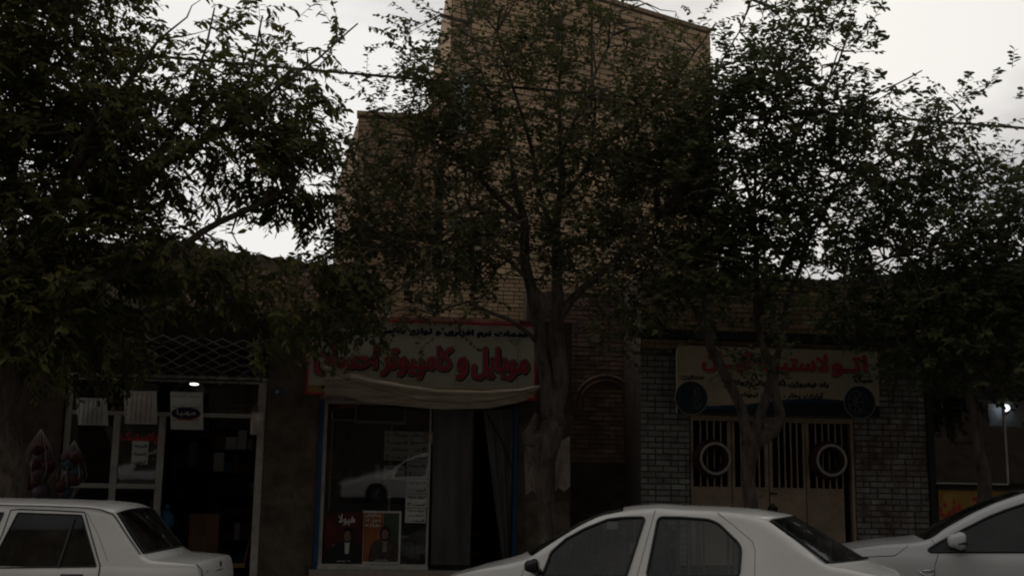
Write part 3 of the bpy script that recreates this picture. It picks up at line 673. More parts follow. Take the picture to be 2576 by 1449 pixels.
# door curtains
def curtain(pts, label, Y0, border=True):
    """pts: top-left, top-right, bottom-right, bottom-left in (x,z)"""
    t = thing('plastic_curtain', (pts[3][0], Y0, pts[3][1]), label, 'curtain', 'plastic curtains in the phone shop doorway')
    V = []; F = []; nx, nz_ = 26, 14
    for j in range(nz_+1):
        for i in range(nx+1):
            u, v_ = i/nx, j/nz_
            l = (pts[3][0]*(1-v_)+pts[0][0]*v_, pts[3][1]*(1-v_)+pts[0][1]*v_); r = (pts[2][0]*(1-v_)+pts[1][0]*v_, pts[2][1]*(1-v_)+pts[1][1]*v_)
            V.append((l[0]*(1-u)+r[0]*u, Y0+.022*math.sin(u*17+v_*1.3)+.012*noise.noise(Vector((u*6, v_*3, Y0))), l[1]*(1-u)+r[1]*u))
    for j in range(nz_):
        for i in range(nx): k = j*(nx+1)+i; F.append((k, k+1, k+nx+2, k+nx+1))
    build('sheet', MB().add(V, F), M_plastic, t, True)
    if border:
        mb = MB().tube([(p[0], Y0-.02, p[1]) for p in (pts[1], pts[2], pts[3])], .011, 6); build('hem', mb, M_black, t)
P = lambda px, py: pix(px, py, WY-.02)
curtain([P(1090, 1030), P(1193, 1030), P(1183, 1421), P(1084, 1421)], 'grey translucent plastic curtain filling the left half of the doorway', WY-.02)
curtain([P(1215, 1030), P(1290, 1030), P(1284, 1400), P(1262, 1405)], 'narrow grey plastic curtain gathered at the right side of the doorway', WY-.04, False)
build('curtain_rope', MB().tube([(*[P(1218, 1030)[0]], WY-.08, P(1218, 1030)[1]), (P(1262, 1110)[0], WY-.08, P(1262, 1110)[1]), (P(1288, 1180)[0], WY-.07, P(1288, 1180)[1]), (P(1280, 1400)[0], WY-.07, P(1280, 1400)[1])], .011, 6), M_black, label='black cord slanting across the phone shop doorway', cat='cord')
# chair and table glimpsed inside, pale wall with pictures
build('inner_panel', MB().box(pix(1186, 1100)[0], XP1, WY+2.2, WY+2.25, pix(1186, 1235)[1], ZP), M_int, ph)
for k in range(4):
    x = pix(1192, 1100)[0]+.02+(k % 2)*.3; z = ZP-.75-(k//2)*.42
    build('wall_calendar', MB().box(x+.55, x+.75, WY+2.17, WY+2.19, z, z+.25), [M_soil, M_dark][k % 2], label='%s %s of four small pictures pinned on the pale wall inside the phone shop' % (['lower', 'upper'][1-k//2], ['left', 'right'][k % 2]), cat='picture', group='pictures on the wall inside the phone shop')
d = thing('wooden_table', (1.9, WY+1.5, .6), 'dark wooden table glimpsed through the phone shop doorway', 'table')
build('table_top', MB().box(1.35, 2.1, WY+1.3, WY+1.9, 1.0, 1.04), M_wood, d)
for x in (1.4, 2.03):
    build('leg', MB().box(x, x+.04, WY+1.32, WY+1.37, zsill-.04, .998), M_wood, d)
build('crossbar', MB().box(1.44, 2.03, WY+1.33, WY+1.36, .74, .78), M_wood, d)

# phone shop sign
a, b = pix(778, 800, WY-.15), pix(1352, 815, WY-.15); zt_ = (a[1]+b[1])/2; zb_ = pix(768, 992, WY-.15)[1]; xa, xb = pix(772, 900, WY-.15)[0], pix(1350, 900, WY-.15)[0]
YS = WY-.15
sg = thing('shop_sign', ((xa+xb)/2, YS, zb_), 'wide cream sign with big red Persian lettering outlined in black', 'sign')
build('board', MB().box(xa+.03, xb-.03, YS+.01, YS+.12, zb_+.03, zt_-.03), M_signw, sg)
build('frame', MB().box(xa, xb, YS-.005, YS+.13, zt_-.03, zt_).box(xa, xb, YS-.005, YS+.13, zb_, zb_+.03).box(xa, xa+.03, YS-.005, YS+.13, zb_+.03, zt_-.03).box(xb-.03, xb, YS-.005, YS+.13, zb_+.03, zt_-.03), M_dkred if False else M_red, sg)
build('seam', MB().box(pix(1303, 900, YS)[0], pix(1303, 900, YS)[0]+.006, YS+.005, YS+.009, zb_+.03, zt_-.03).box(pix(1145, 900, YS)[0], pix(1145, 900, YS)[0]+.004, YS+.005, YS+.009, zb_+.03, zt_-.03), M_grey, sg)
build('yellow_band', MB().box(xa+.03, xb-.03, YS+.004, YS+.0085, zb_+.03, zb_+.13), mat('ochre_print', (.42,.30,.09), .5, .3, 3, 0), sg)
def S1(zx, zy): return pix((880+zx/3.578)*.8587, (920+zy/3.578)*.8587, YS)
def line(s, x0z, x1z, ytop, ybot, m, bold, y, **k):
    a, b = S1(x0z, ytop), S1(x1z, ybot); return text(s, a[0], b[0], b[1], a[1], y, m, sg, bold, **k)
line('خدمات نرم افزاری و لوازم جانبی', 830, 2400, 138, 262, M_paper, .022, YS+.0065); line('خدمات نرم افزاری و لوازم جانبی', 830, 2400, 138, 262, M_navy, .014, YS+.002)
for m, bd, y, dx, dz in ((M_ink, .038, YS+.0065, .008, -.008), (M_grey, .026, YS+.003, 0, 0), (M_red, .012, YS-.001, 0, 0)):
    line('موبایل', 1810, 2380, 350, 690, m, bd, y, dx=dx, dz=dz); line('و', 1650, 1740, 460, 680, m, bd, y-.0003, dx=dx, dz=dz)
    line('کامپیوتر', 860, 1580, 330, 680, m, bd, y, dx=dx, dz=dz); line('احسان', 160, 790, 320, 640, m, bd, y-.0003, dx=dx, dz=dz)
    a = S1(240, 760)
build('dot', MB().prism([(a[0]-.03, a[1]), (a[0], a[1]-.03), (a[0]+.03, a[1]), (a[0], a[1]+.03)], YS-.002, YS+.003), M_ink, sg)

# sagging awning cloth
top = [(250,540),(500,590),(800,670),(1100,740),(1450,790),(1900,800),(2300,780),(2545,738)]
bot = [(252,850),(450,855),(620,905),(1000,960),(1500,1000),(2000,985),(2350,910),(2548,742)]
def crv(P_, t):
    k = t*(len(P_)-1); i = min(int(k), len(P_)-2); f = k-i; return (P_[i][0]*(1-f)+P_[i+1][0]*f, P_[i][1]*(1-f)+P_[i+1][1]*f)
aw = thing('awning_cloth', (S1(250, 540)[0], WY-.5, S1(250, 850)[1]), 'sagging rolled-up striped tan cloth hung along the foot of the phone shop sign', 'awning')
V = []; F = []; nx, nz_ = 70, 18
for side in (0, 1):
    for i in range(nx+1):
        t_ = i/nx; T, B_ = crv(top, t_), crv(bot, t_)
        for j in range(nz_+1):
            v_ = j/nz_; zx = T[0]*(1-v_)+B_[0]*v_; zy = T[1]*(1-v_)+B_[1]*v_; x, z = pix((880+zx/3.578)*.8587, (920+zy/3.578)*.8587, WY-.42)
            th = .045*math.sin(math.pi*min(.999, max(.001, v_)))**.5*(1-.6*abs(t_-.5)*2)
            fold = .010*math.sin(v_*15+t_*7+2.5*math.sin(t_*4))+.012*noise.noise(Vector((t_*9, v_*8, 1)))
            V.append((x, WY-.42+(-th-fold if side == 0 else th), z))
st = (nx+1)*(nz_+1)
for s in (0, 1):
    for i in range(nx):
        for j in range(nz_): k = s*st+i*(nz_+1)+j; F.append((k, k+nz_+1, k+nz_+2, k+1))
build('cloth', MB().add(V, F), M_cloth, aw, True)
mb = MB()
for (q0, q1, f0) in (((270, 600), (1250, 905), .3), ((1250, 905), (2500, 800), 1)):
    pts = []
    for t_ in np.linspace(0, 1, 14):
        zx = q0[0]*(1-t_)+q1[0]*t_; zy = q0[1]*(1-t_)+q1[1]*t_+70*math.sin(math.pi*t_)*(1 if f0 == 1 else .35); x, z = pix((880+zx/3.578)*.8587, (920+zy/3.578)*.8587, WY-.42); pts.append((x, WY-.52, z))
    mb.tube(pts, .004, 5)
build('binding_cord', mb, M_iron, aw)

# recess wall of old reddish brick
rc = thing('brick_wall', (XE, 16.75, 0), 'old reddish brick wall with a blocked arch set back between the shops', 'wall')
build('wall_core', MB().box(XE-.5, XT0+.3, 16.76, 17.1, 0, 4.6), M_mortar, rc)
zpl = pix(1500, 1165, 16.7)[1]
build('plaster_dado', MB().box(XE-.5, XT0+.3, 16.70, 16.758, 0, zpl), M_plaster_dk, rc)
brickwork(rc, (XE-.05, 16.76), 0, XT0-XE+.2, zpl+.01, 4.58, .068, .20, M_redbrick, limit=300, irregular=.008, wob=.02)
ac = pix(1525, 965, 16.7); mb = MB()
for R_ in (.40, .47):
    for k in range(14):
        a0, a1 = math.pi*(k+.06)/14, math.pi*(k+.94)/14
        mb.tube([(ac[0]+math.cos(a)*R_, 16.725, ac[1]-.35+math.sin(a)*R_) for a in (a0, (a0+a1)/2, a1)], .026, 4)
build('arch', mb, M_redbrick, rc)

# ---- tyre shop
ty = thing('tyre_shop', (XT0, WY, 0), 'brick tyre shop with pale painted piers and a cream folding door', 'shop')
ZD = pix(1940, 1052)[1]; ZTT = 4.75
build('wall', MB().box(XT0+.01, XT1-.01, WY+.012, WY+.4, ZD+.02, ZTT), M_mortar_l, ty)
brickwork(ty, (XT0, WY+.012), 0, XT1-XT0, pix(1960, 868)[1]-.1, ZTT, .068, .215, M_buff2, limit=300, irregular=.005)
pr1 = build('pier', MB().box(XT0+.005, XD0-.01, WY+.013, WY+.4, 0, ZD+.02), M_mortar, ty, label='left pier of pale painted brick')
pr2 = build('pier', MB().box(XD1+.04, XT1-.005, WY+.013, WY+.4, 0, ZD+.02), M_mortar, ty, label='right pier with paint worn off the brick')
build('side_wall', MB().box(XT0+.005, XT0+.3, WY+.402, WY+1.2, 0, ZTT), M_mortar, ty)
brickwork(pr1, (XT0, WY+.013), 0, XD0-.01-XT0, .42, 3.58, .081, .215, M_paintb, limit=290, joint=.021, irregular=.009, wob=.012, half=.25)
brickwork(pr2, (XD1+.04, WY+.013), 0, XT1-XD1-.04, .42, 3.58, .081, .215, M_worn, limit=300, joint=.021, irregular=.009, wob=.012, half=.25)
build('beam', MB().box(XT0-.2, XT1+1.5, WY-.14, WY+.02, pix(1960, 866)[1]+.03, pix(1960, 842)[1]), M_iron, ty, label='dark canopy beam over the sign')
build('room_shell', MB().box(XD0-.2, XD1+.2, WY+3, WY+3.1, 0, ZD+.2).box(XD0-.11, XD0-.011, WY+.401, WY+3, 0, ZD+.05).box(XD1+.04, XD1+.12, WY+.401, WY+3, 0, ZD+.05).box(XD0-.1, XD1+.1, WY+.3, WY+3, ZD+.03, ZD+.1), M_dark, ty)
dr = thing('folding_door', ((XD0+XD1)/2, WY+.05, .42), 'cream steel four-leaf door with barred windows at the tyre shop', 'door')
def D(zx, zy): return pix(1588.5+.4664*zx, 772.9+.4664*zy)
yd0, yd1 = WY+.03, WY+.07
build('frame', MB().box(XD0+.002, XD1+.03, WY+.0, WY+.09, ZD-.05, ZD+.018).box(XD0+.002, XD0+.03, WY, WY+.09, .42, ZD-.05).box(XD1-.01, XD1+.03, WY, WY+.09, .42, ZD-.05), M_cream, dr)
panels = [(320, 541, 333, 524), (543, 741, 556, 724), (744, 940, 758, 930), (942, 1143, 957, 1140)]
zw1, zw0 = D(700, 618)[1], D(700, 970)[1]
for k, (a, b, c, d_) in enumerate(panels):
    xa_, xb_, xc_, xd_ = D(a, 700)[0]+.004, D(b, 700)[0]-.004, D(c, 700)[0]+.01, D(d_, 700)[0]-.01
    leaf = build('door_leaf', MB().box(xa_, xb_, yd0, yd1, .44, zw0, .003).box(xa_, xb_, yd0, yd1, zw1, ZD-.052).box(xa_, xc_, yd0, yd1, zw0+.001, zw1-.001).box(xd_, xb_, yd0, yd1, zw0+.001, zw1-.001), M_cream, dr)
    for j in range(1, 5):
        x = xc_+(xd_-xc_)*j/5; build('bar', MB().tube([(x, yd0-.012, zw0-.02), (x, yd0-.012, zw1+.02)], .0135, 6), M_cream, leaf)
    build('bar_rail', MB().box(xc_-.01, xd_+.01, yd0-.012, yd0-.002, zw0-.028, zw0-.008), M_cream, leaf)
    hx, hz = D(755, 1000); build('handle', MB().tube([(hx-.02, yd0-.03, hz), (hx+.08, yd0-.04, hz-.01)], .011, 6).tube([(hx, yd0, hz), (hx, yd0-.035, hz)], .01, 6), M_iron, dr)
hx, hz = D(765, 1093); t = thing('padlock_box', (hx, yd0-.06, hz-.05), 'small black box hanging on the cream door behind the car roof', 'lock')
build('body', MB().box(hx-.07, hx+.05, yd0-.07, yd0-.005, hz-.05, hz+.05, .008), M_iron, t); build('shackle', MB().torus((hx-.01, yd0-.035, hz+.055), .03, .008, n=16, m=6), M_iron, t)
a = D(675, 1010); b = D(720, 1030); text('۵۲-۱', a[0], b[0], b[1], a[1], yd0-.001, M_dkred, dr, .001)
for zx, zy, lb in ((455, 815, 'tyre with a white ring hung on the left half of the cream door'), (1082, 825, 'tyre with a white ring hung on the right half of the cream door')):
    x, z = pix(1588.5+.4664*zx, 772.9+.4664*zy, WY-.22); t = thing('ringed_tyre', (x, WY-.1, z-.25), lb, 'tyre', 'ringed tyres hung on the tyre shop door')
    build('tyre', MB().torus((x-.02, WY-.11, z), .205, .065, n=44, m=12, sy=1.5), mat('dark_red_rubber', (.05,.014,.012), .75, .3, 12, .2), t, True)
    build('white_ring', MB().torus((x, WY-.215, z), .205, .019, n=44, m=8, sy=.5), mat('white_ring_paint', (.42,.38,.33), .6, .2, 20, .1), t, True)
    build('rope', MB().tube([(x, WY-.1, z+.24), (x, yd0-.01, z+.5)], .006, 5), M_iron, t)

# tyre sign (curled print)
a, b = pix(1704, 868, WY-.2), pix(2216, 880, WY-.2); YT = WY-.2
xt0, xt1 = pix(1703, 950, YT)[0], pix(2210, 950, YT)[0]; zt1, zt0 = pix(1960, 876, YT)[1], pix(1960, 1045, YT)[1]
ts = thing('shop_sign', ((xt0+xt1)/2, YT, zt0), 'tan tyre shop sign with red lettering and a pictured wheel at each end', 'sign')
build('board', MB().prism([(xt0, zt0), (xt1, zt0), (xt1, zt1), (xt0+.09, zt1), (xt0+.03, zt1-.03), (xt0, zt1-.1)], YT, YT+.06), M_signy, ts)
wv = [(xt0+(xt1-xt0)*t_, zt0+.15+.10*math.sin((t_-.35)*4.6)*(1 if t_ > .3 else .5)) for t_ in np.linspace(0, 1, 20)]
m_sea = mat('blue_print_band', (.012,.05,.12), .5, .3, 3, 0); m_deep = mat('dark_blue_print_band', (.008,.014,.03), .5, .3, 3, 0)
build('blue_band', MB().prism([(xt0+.001, zt0+.001), (xt1-.001, zt0+.001)]+list(reversed(wv)), YT-.002, YT-.0005), m_sea, ts)
build('dark_band', MB().prism([(xt0+.001, zt0+.001), (xt1-.001, zt0+.001)]+[(x, max(z-.05, zt0+.004)) for x, z in reversed(wv)], YT-.0035, YT-.0022), m_deep, ts)
def S2(zx, zy): return pix((1950+zx/3.963)*.8587, (980+zy/3.963)*.8587, YT)
def line2(s, x0z, x1z, ytop, ybot, m, bold, y=YT-.004, **k):
    a, b = S2(x0z, ytop), S2(x1z, ybot); return text(s, a[0], b[0], b[1], a[1], y, m, ts, bold, tilt=-.0, **k)
for m, bd, y, dx in ((M_ink, .021, YT-.0005, .010), (M_signw, .019, YT-.0025, .0), (M_red, .013, YT-.005, 0)):
    line2('اتـو', 1920, 2330, 235, 490, m, bd, y, dx=dx, dz=-dx); line2('لاستیک', 1080, 1880, 210, 470, m, bd, y-.0003, dx=dx, dz=-dx); line2('کیــان', 425, 1010, 190, 440, m, bd, y, dx=dx, dz=-dx)
line2('باد نیتروژن N2 ، بالن روکار', 740, 1890, 520, 625, M_ink, .007); line2('آپارات بخار ، پنچری تیوبلس', 790, 1830, 655, 755, M_ink, .007)
line2('سبک', 2190, 2400, 485, 570, M_ink, .008); line2('سنگین', 180, 440, 470, 530, M_ink, .004)
for z0_, z1_, u0, u1 in ((478, 492, 140, 460), (520, 512, 180, 440), (585, 575, 1290, 1880), (545, 560, 740, 1000)):
    a, b = S2(u0, z0_), S2(u1, z1_); build('strike_line', MB().tube([(a[0], YT-.008, a[1]), (b[0], YT-.008, b[1])], .004, 4), M_ink, ts)
for zx, zy, rx, ry, flip in ((297, 735, 172, 172, 0), (2250, 785, 180, 180, 1)):
    x, z = S2(zx, zy); R = rx/3.963*.8587/172; R = .23
    q = MB().disc((0,0,0), 1, .002, 36); q.v = [(x+a_*R*(1 if abs(a_) < .9 else .98), YT-.006+b_, z+c_*R) for a_, b_, c_ in q.v]; build('printed_tyre', q, mat('printed_tyre_blue', (.02,.035,.045) if not flip else (.015,.016,.016), .5, .4, 10, 0), ts, label='printed picture of a tyre')
    q = MB().torus((0,0,0), R, .008, n=36, m=5); q.v = [(x+a_, YT-.008+b_, z+c_) for a_, b_, c_ in q.v]; build('printed_outline', q, M_grey, ts)
    cx = x+(.09 if not flip else -.06); ra = (.045, .13) if not flip else (.10, .145)
    q = MB()
    for k in range(7 if flip else 5):
        a_ = 2*math.pi*k/(7 if flip else 5); q.tube([(cx, YT-.0105, z), (cx+ra[0]*math.cos(a_), YT-.0105, z+ra[1]*math.sin(a_))], .010 if flip else .006, 4)
    n_ = 28; q.tube([(cx+ra[0]*1.1*math.cos(2*math.pi*k/n_), YT-.0105, z+ra[1]*1.1*math.sin(2*math.pi*k/n_)) for k in range(n_+1)], .007, 4)
    build('printed_rim', q, mat('printed_rim_grey', (.13,.14,.145), .5, .2, 10, 0), ts)
    if not flip:
        q = MB()
        for k in range(7): q.tube([(x-.16+.012*k*0, YT-.0095, z-.14+k*.045), (x-.10, YT-.0095, z-.10+k*.045), (x-.045, YT-.0095, z-.14+k*.045)], .004, 4)
        build('printed_tread', q, m_sea, ts)

# ---- right shop with lamp
rs = thing('food_shop', (XT1, WY, 0), 'dark glazed shop with a yellow counter panel at the right edge', 'shop')
ZC = pix(2450, 1000)[1]
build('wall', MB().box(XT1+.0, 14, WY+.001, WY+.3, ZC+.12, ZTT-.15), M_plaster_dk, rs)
build('post', MB().box(XT1+.002, XT1+.09, WY-.03, WY+.1, .42, ZC+.12), M_iron, rs); build('lintel', MB().box(XT1+.09, 14, WY-.03, WY+.1, ZC, ZC+.12), M_iron, rs)
build('room_shell', MB().box(XT1+.09, 14, WY+3.4, WY+3.5, .4, ZC).box(XT1+.0, XT1+.09, WY+.41, WY+3.4, .4, ZC).box(XT1, 14, WY+.41, WY+3.4, ZC+.001, ZC+.09), M_dark, rs)
zy1 = pix(2450, 1233)[1]; x0, x1_ = XT1+.12, pix(2541, 1240)[0]
cn = thing('yellow_counter', ((x0+x1_)/2, WY+.0, .42), 'yellow panelled counter with red painted words under the right shop window', 'counter')
build('panel', MB().box(x0, x1_, WY-.02, WY+.02, .43, zy1), mat('faded_yellow_panel', (.40,.27,.05), .6, .35, 2.5, .1, col2=(.30,.13,.03)), cn)
text('هفت', x0+.02, x0+.35, zy1-.38, zy1-.15, WY-.022, M_red, cn, .012); text('برق', x0+.4, x0+.78, zy1-.5, zy1-.10, WY-.022, M_red, cn, .012); text('تعویض', x1_-.35, x1_-.05, zy1-.38, zy1-.2, WY-.022, M_red, cn, .006)
build('ledge', MB().box(x0-.02, 14, WY-.05, WY+.1, zy1+.002, zy1+.03), M_iron, cn)
for k, (a_, b_) in enumerate(((0, .13), (.14, .26))):
    build('leaflet', MB().box(x0+.01+a_, x0+.01+b_, WY-.03, WY-.026, .9, zy1-.52+.1*k), mat('bluish_paper', (.25,.28,.32), .8, .2, 8, 0), label='%s bluish leaflet stuck on the lower left of the yellow counter' % ('shorter leftmost', 'taller right-hand')[k], cat='leaflet', group='bluish leaflets on the yellow counter')
wr = thing('shop_window', (x0+.9, WY, zy1+.04), 'dark shop window above the yellow counter, split by a thin pale bar', 'window')
xm = pix(2532, 1150)[0]; zb2 = pix(2450, 1216)[1]
build('frame', MB().box(XT1+.1, xm, WY-.01, WY+.03, zb2-.012, zb2+.012).box(xm-.015, xm+.015, WY-.01, WY+.03, zb2+.013, ZC-.002), M_white, wr); build('pane', MB().box(XT1+.1, xm-.016, WY+.005, WY+.01, zb2+.013, ZC), M_glass, wr); build('pane', MB().box(xm+.016, 13.9, WY+.005, WY+.01, zb2+.013, ZC), M_glass, wr)
pw = [pix(2470, 1012, WY+1), pix(2640, 1075, WY+1)]
build('white_hood', MB().box(pw[0][0]+.1, pw[1][0], WY+1, WY+1.05, pw[1][1], pw[0][1]), mat('pale_blue_hood', (.38,.42,.48), .5, .2, 3, .05), rs)
ceiling_lamp(2531, 1026, WY+.85, .055, 'bright glowing bulb in front of the pale hood in the right shop', bulb=True)
# wall rising behind on the right
rb = thing('brick_house', (9, 18.5, 0), 'low brick house with a sloping dark roof edge behind the right trees', 'house')
p0, p1 = at(2190, 700, 18.5), at(2600, 640, 18.5)
build('wall', MB().prism([(p0.x, 0), (p1.x+3, 0), (p1.x+3, p1.z-.1), (p1.x, p1.z-.1), (p0.x, p0.z-.1)], 18.52, 22), M_mortar, rb)
brickwork(rb, (p0.x, 18.52), 0, p1.x-p0.x, 4.2, p0.z-.12, .068, .215, M_buff2, limit=300)
build('roof', MB().prism([(p0.x-.2, p0.z-.1), (p1.x+3, p1.z+.1), (p1.x+3, p1.z+.25), (p0.x-.2, p0.z)], 18.35, 22), M_iron, rb)

# parapet behind the phone sign (fine courses)
pp = thing('brick_wall', (0, 17.2, 0), 'small-coursed buff brick wall directly above and behind the phone shop sign', 'wall')
xq0, xq1 = at(1062, 740, 17.2).x, XT0+2.0; zq = at(1300, 700, 17.2).z
build('wall_core', MB().box(xq0, xq1, 17.21, 17.5, 3.0, zq), M_mortar_l, pp)
brickwork(pp, (xq0, 17.21), 0, xq1-xq0, 3.3, zq, .062, .165, M_buff, limit=300, irregular=.006, wob=.01)

# overhead cables
def cable(p, q, Y, r, label, sag=8):
    pts = [at(p[0]+(q[0]-p[0])*t_, p[1]+(q[1]-p[1])*t_+sag*math.sin(math.pi*t_), Y) for t_ in np.linspace(0, 1, 40)]
    build('overhead_cable', MB().tube(pts, r, 6), M_black, label=label, cat='cable')
cable((-1200, -5), (3600, 400), 14.6, .019, 'thick black overhead cable crossing the whole view through the treetops', 15)
cable((1780, 345), (2130, 368), 15.0, .010, 'thin black cable below the thick one, ending in the crown of the right tree', 4)
cable((1436, 868), (1612, 886), 15.6, .008, 'short black wire spanning the recess between the shops', 3)

# ================================================================== CARS
def interp(P_, x):
    if x <= P_[0][0]: return P_[0][1]
    for (a, va), (b, vb) in zip(P_, P_[1:]):
        if x <= b: return va+(vb-va)*(x-a)/(b-a)
    return P_[-1][1]
def smooth_list(P_, step=.02, it=5):
    xs = np.arange(P_[0][0], P_[-1][0]+1e-6, step); ys = np.array([interp(P_, x) for x in xs])
    for _ in range(it): y2 = ys.copy(); y2[1:-1] = (ys[:-2]+2*ys[1:-1]+ys[2:])/4; ys = y2
    return list(zip(xs.tolist(), ys.tolist()))
def inpoly(x, z, P_):
    c = False; n = len(P_)
    for i in range(n):
        (x1, z1), (x2, z2) = P_[i], P_[(i+1) % n]
        if (z1 > z) != (z2 > z) and x < (x2-x1)*(z-z1)/(z2-z1)+x1: c = not c
    return c
def rounded(P_, r=.04, n=4):
    out_ = []
    for i in range(len(P_)):
        p0, p1, p2 = Vector(P_[i-1]), Vector(P_[i]), Vector(P_[(i+1) % len(P_)])
        a = (p0-p1); b = (p2-p1); ra = min(r, a.length*.45); rb_ = min(r, b.length*.45); A = p1+a.normalized()*ra; B_ = p1+b.normalized()*rb_
        for k in range(n+1): t = k/n; q = A*(1-t)**2+p1*2*t*(1-t)+B_*t*t; out_.append((q.x, q.y))
    return out_
class Car:
    def __init__(c, name, label, X, Y, ang, paint, cfg):
        c.e = (math.cos(ang), math.sin(ang)); c.n = (-math.sin(ang), math.cos(ang)); c.O = (X, Y); c.cfg = cfg; c.hw = cfg['hw']
        c.top = smooth_list(cfg['ze'], it=cfg.get('it', 4)); c.s0, c.s1 = c.top[0][0], c.top[-1][0]
        m = c.loc((c.s0+c.s1)/2, c.hw, 0); c.root = thing(name, m, label, 'car'); c.paint = paint
    def loc(c, s, w, z): return Vector((c.O[0]+c.e[0]*s+c.n[0]*w, c.O[1]+c.e[1]*s+c.n[1]*w, z))
    def px(c, px, py, w=.04):
        d = ray(px, py); ox, oy = c.O[0]+c.n[0]*w, c.O[1]+c.n[1]*w
        den = d.x*c.e[1]-d.y*c.e[0]; t = (ox*c.e[1]-oy*c.e[0])/den
        return ((d.x*t-ox)*c.e[0]+(d.y*t-oy)*c.e[1], CZ+d.z*t)
    def zs(c, s): return min(interp(c.cfg['belt'], s), interp(c.top, s)-.004)
    def wo(c, s):
        d = min(s-c.s0, c.s1-s); R = .28
        return 0.0 if d > R else .13*(1-math.sqrt(max(0, 1-((R-max(d, 0))/R)**2)))
    def side(c, s, z):
        zs = c.zs(s)
        if z <= zs: return c.wo(s)+.05*max(0, (.55-z)/.4)**2+.03*max(0, 1-(zs-z)/.10)**2+.012*math.exp(-((z-zs+.2)/.05)**2)*0
        return c.wo(s)+.03+c.cfg['k']*(z-zs)
    def section(c, s):
        ze = interp(c.top, s); zs = c.zs(s); dr = interp(c.cfg['drop'], s); pts = []
        for k in range(13): z = .2+(zs-.2)*k/12; pts.append((c.side(s, z), z, 0))
        r = min(.055, (ze-zs)*.45); N1 = 38
        for k in range(1, N1+1): z = zs+(ze-r-zs)*k/N1; pts.append((c.side(s, z+1e-5), z, 1))
        we = c.side(s, ze); W = c.hw-we
        def topz(w): return ze+dr*(1-((c.hw-w)/W)**2.4)
        A = (c.side(s, ze-r), ze-r); B_ = (we+.002, ze+.002); w2 = we+r*.9; C_ = (w2, topz(w2))
        for k in range(1, 7): t = k/6; pts.append((A[0]*(1-t)**2+B_[0]*2*t*(1-t)+C_[0]*t*t, A[1]*(1-t)**2+B_[1]*2*t*(1-t)+C_[1]*t*t, 2))
        for k in range(1, 19): w = w2+(c.hw-w2)*k/18; pts.append((w, topz(w), 3))
        return pts
    def bul(c, s, w): return interp(c.cfg['bulge'], s)*max(0, 1-((c.hw-w)/(c.hw*.84))**2)
    def surf_pt(c, s, z, off=0): return c.loc(s, c.side(s, z)-off, z)
    def shell(c):
        S = np.arange(c.s0, c.s1+1e-6, .012); secs = [c.section(s) for s in S]; n = len(secs[0]); V = []; wins = c.cfg['wins']
        idx = lambda i, k: i*(2*n-1)+k
        for s, sec in zip(S, secs):
            full = [(w, z) for w, z, _ in sec]+[(2*c.hw-w, z) for w, z, _ in reversed(sec[:-1])]
            for w, z in full: V.append(c.loc(s+c.bul(s, w), w, z))
        body = []; gls = []; ws, bl = c.cfg['ws'], c.cfg['bl']; arches = c.cfg['wheels']
        for i in range(len(S)-1):
            sm = (S[i]+S[i+1])/2; sec = secs[i]
            for k in range(2*n-2):
                kk = k if k < n-1 else 2*n-3-k; kind = sec[min(kk+1, n-1)][2]; zm = (sec[kk][1]+sec[kk+1][1])/2; wm = (sec[kk][0]+sec[kk+1][0])/2
                q = (idx(i, k), idx(i+1, k), idx(i+1, k+1), idx(i, k+1))
                if kind == 1 and any(inpoly(sm, zm, p) for p in wins): gls.append(q); continue
                if kind == 3 and ((ws[0] < sm < ws[1]) or (bl[0] < sm < bl[1])): gls.append(q); continue
                if kind == 0 and any((sm-a)**2+(zm-.30)**2 < .33**2 for a in arches): continue
                body.append(q)
        cap = [tuple(idx(0, k) for k in range(2*n-1)), tuple(idx(len(S)-1, k) for k in reversed(range(2*n-1)))]
        mb = MB(); mb.v = [tuple(v) for v in V]; mb.f = body+cap; build('body', mb, c.paint, c.root, 'auto')
        mb = MB(); inn = c.loc((c.s0+c.s1)/2, c.hw, .9)
        mb.v = [tuple(v+(inn-v).normalized()*.005) for v in V]; mb.f = gls
        used = sorted({i for f in gls for i in f}); mp_ = {u: j for j, u in enumerate(used)}; mb.v = [mb.v[u] for u in used]; mb.f = [tuple(mp_[i] for i in f) for f in gls]
        build('glazing', mb, c.cfg['glass'], c.root, True)
        for p in wins:
            pts = [c.surf_pt(s, z, .002) for s, z in p]; pts.append(pts[0]); pts2 = [c.loc(s, 2*c.hw-c.side(s, z)+.002, z) for s, z in p]; pts2.append(pts2[0])
            build('window_seal', MB().tube(pts, c.cfg.get('seal', .013), 6, False), M_trim, c.root, True); build('window_seal', MB().tube(pts2, .013, 6, False), M_trim, c.root, True)
        def ring(sa, sb):
            pts = []
            def tp(s, f): sec = c.section(s); sec3 = [q for q in sec if q[2] >= 2]; j = sec3[6]; w = j[0]+(2*(c.hw-j[0]))*f; W = c.hw-c.side(s, interp(c.top, s)); z = interp(c.top, s)+interp(c.cfg['drop'], s)*(1-abs((c.hw-w)/W)**2.4); return c.loc(s+c.bul(s, w), w, z+.002)
            for t in np.linspace(0, 1, 14): pts.append(tp(sa, t))
            for t in np.linspace(0, 1, 14): pts.append(tp(sa+(sb-sa)*t, 1))
            for t in np.linspace(1, 0, 14): pts.append(tp(sb, t))
            for t in np.linspace(1, 0, 14): pts.append(tp(sa+(sb-sa)*t, 0))
            return pts+[pts[0]]
        build('windscreen_seal', MB().tube(ring(*ws), .006, 5, False), M_trim, c.root, True); build('rear_window_seal', MB().tube(ring(*bl), .010, 5, False), M_trim, c.root, True)
        # underside, cabin floor and seats
        a, b = c.s0+.35, c.s1-.3
        build('underbody', MB().obox(c.O, c.e, c.n, a, b, .12, 2*c.hw-.12, .22, .42), M_trim, c.root)
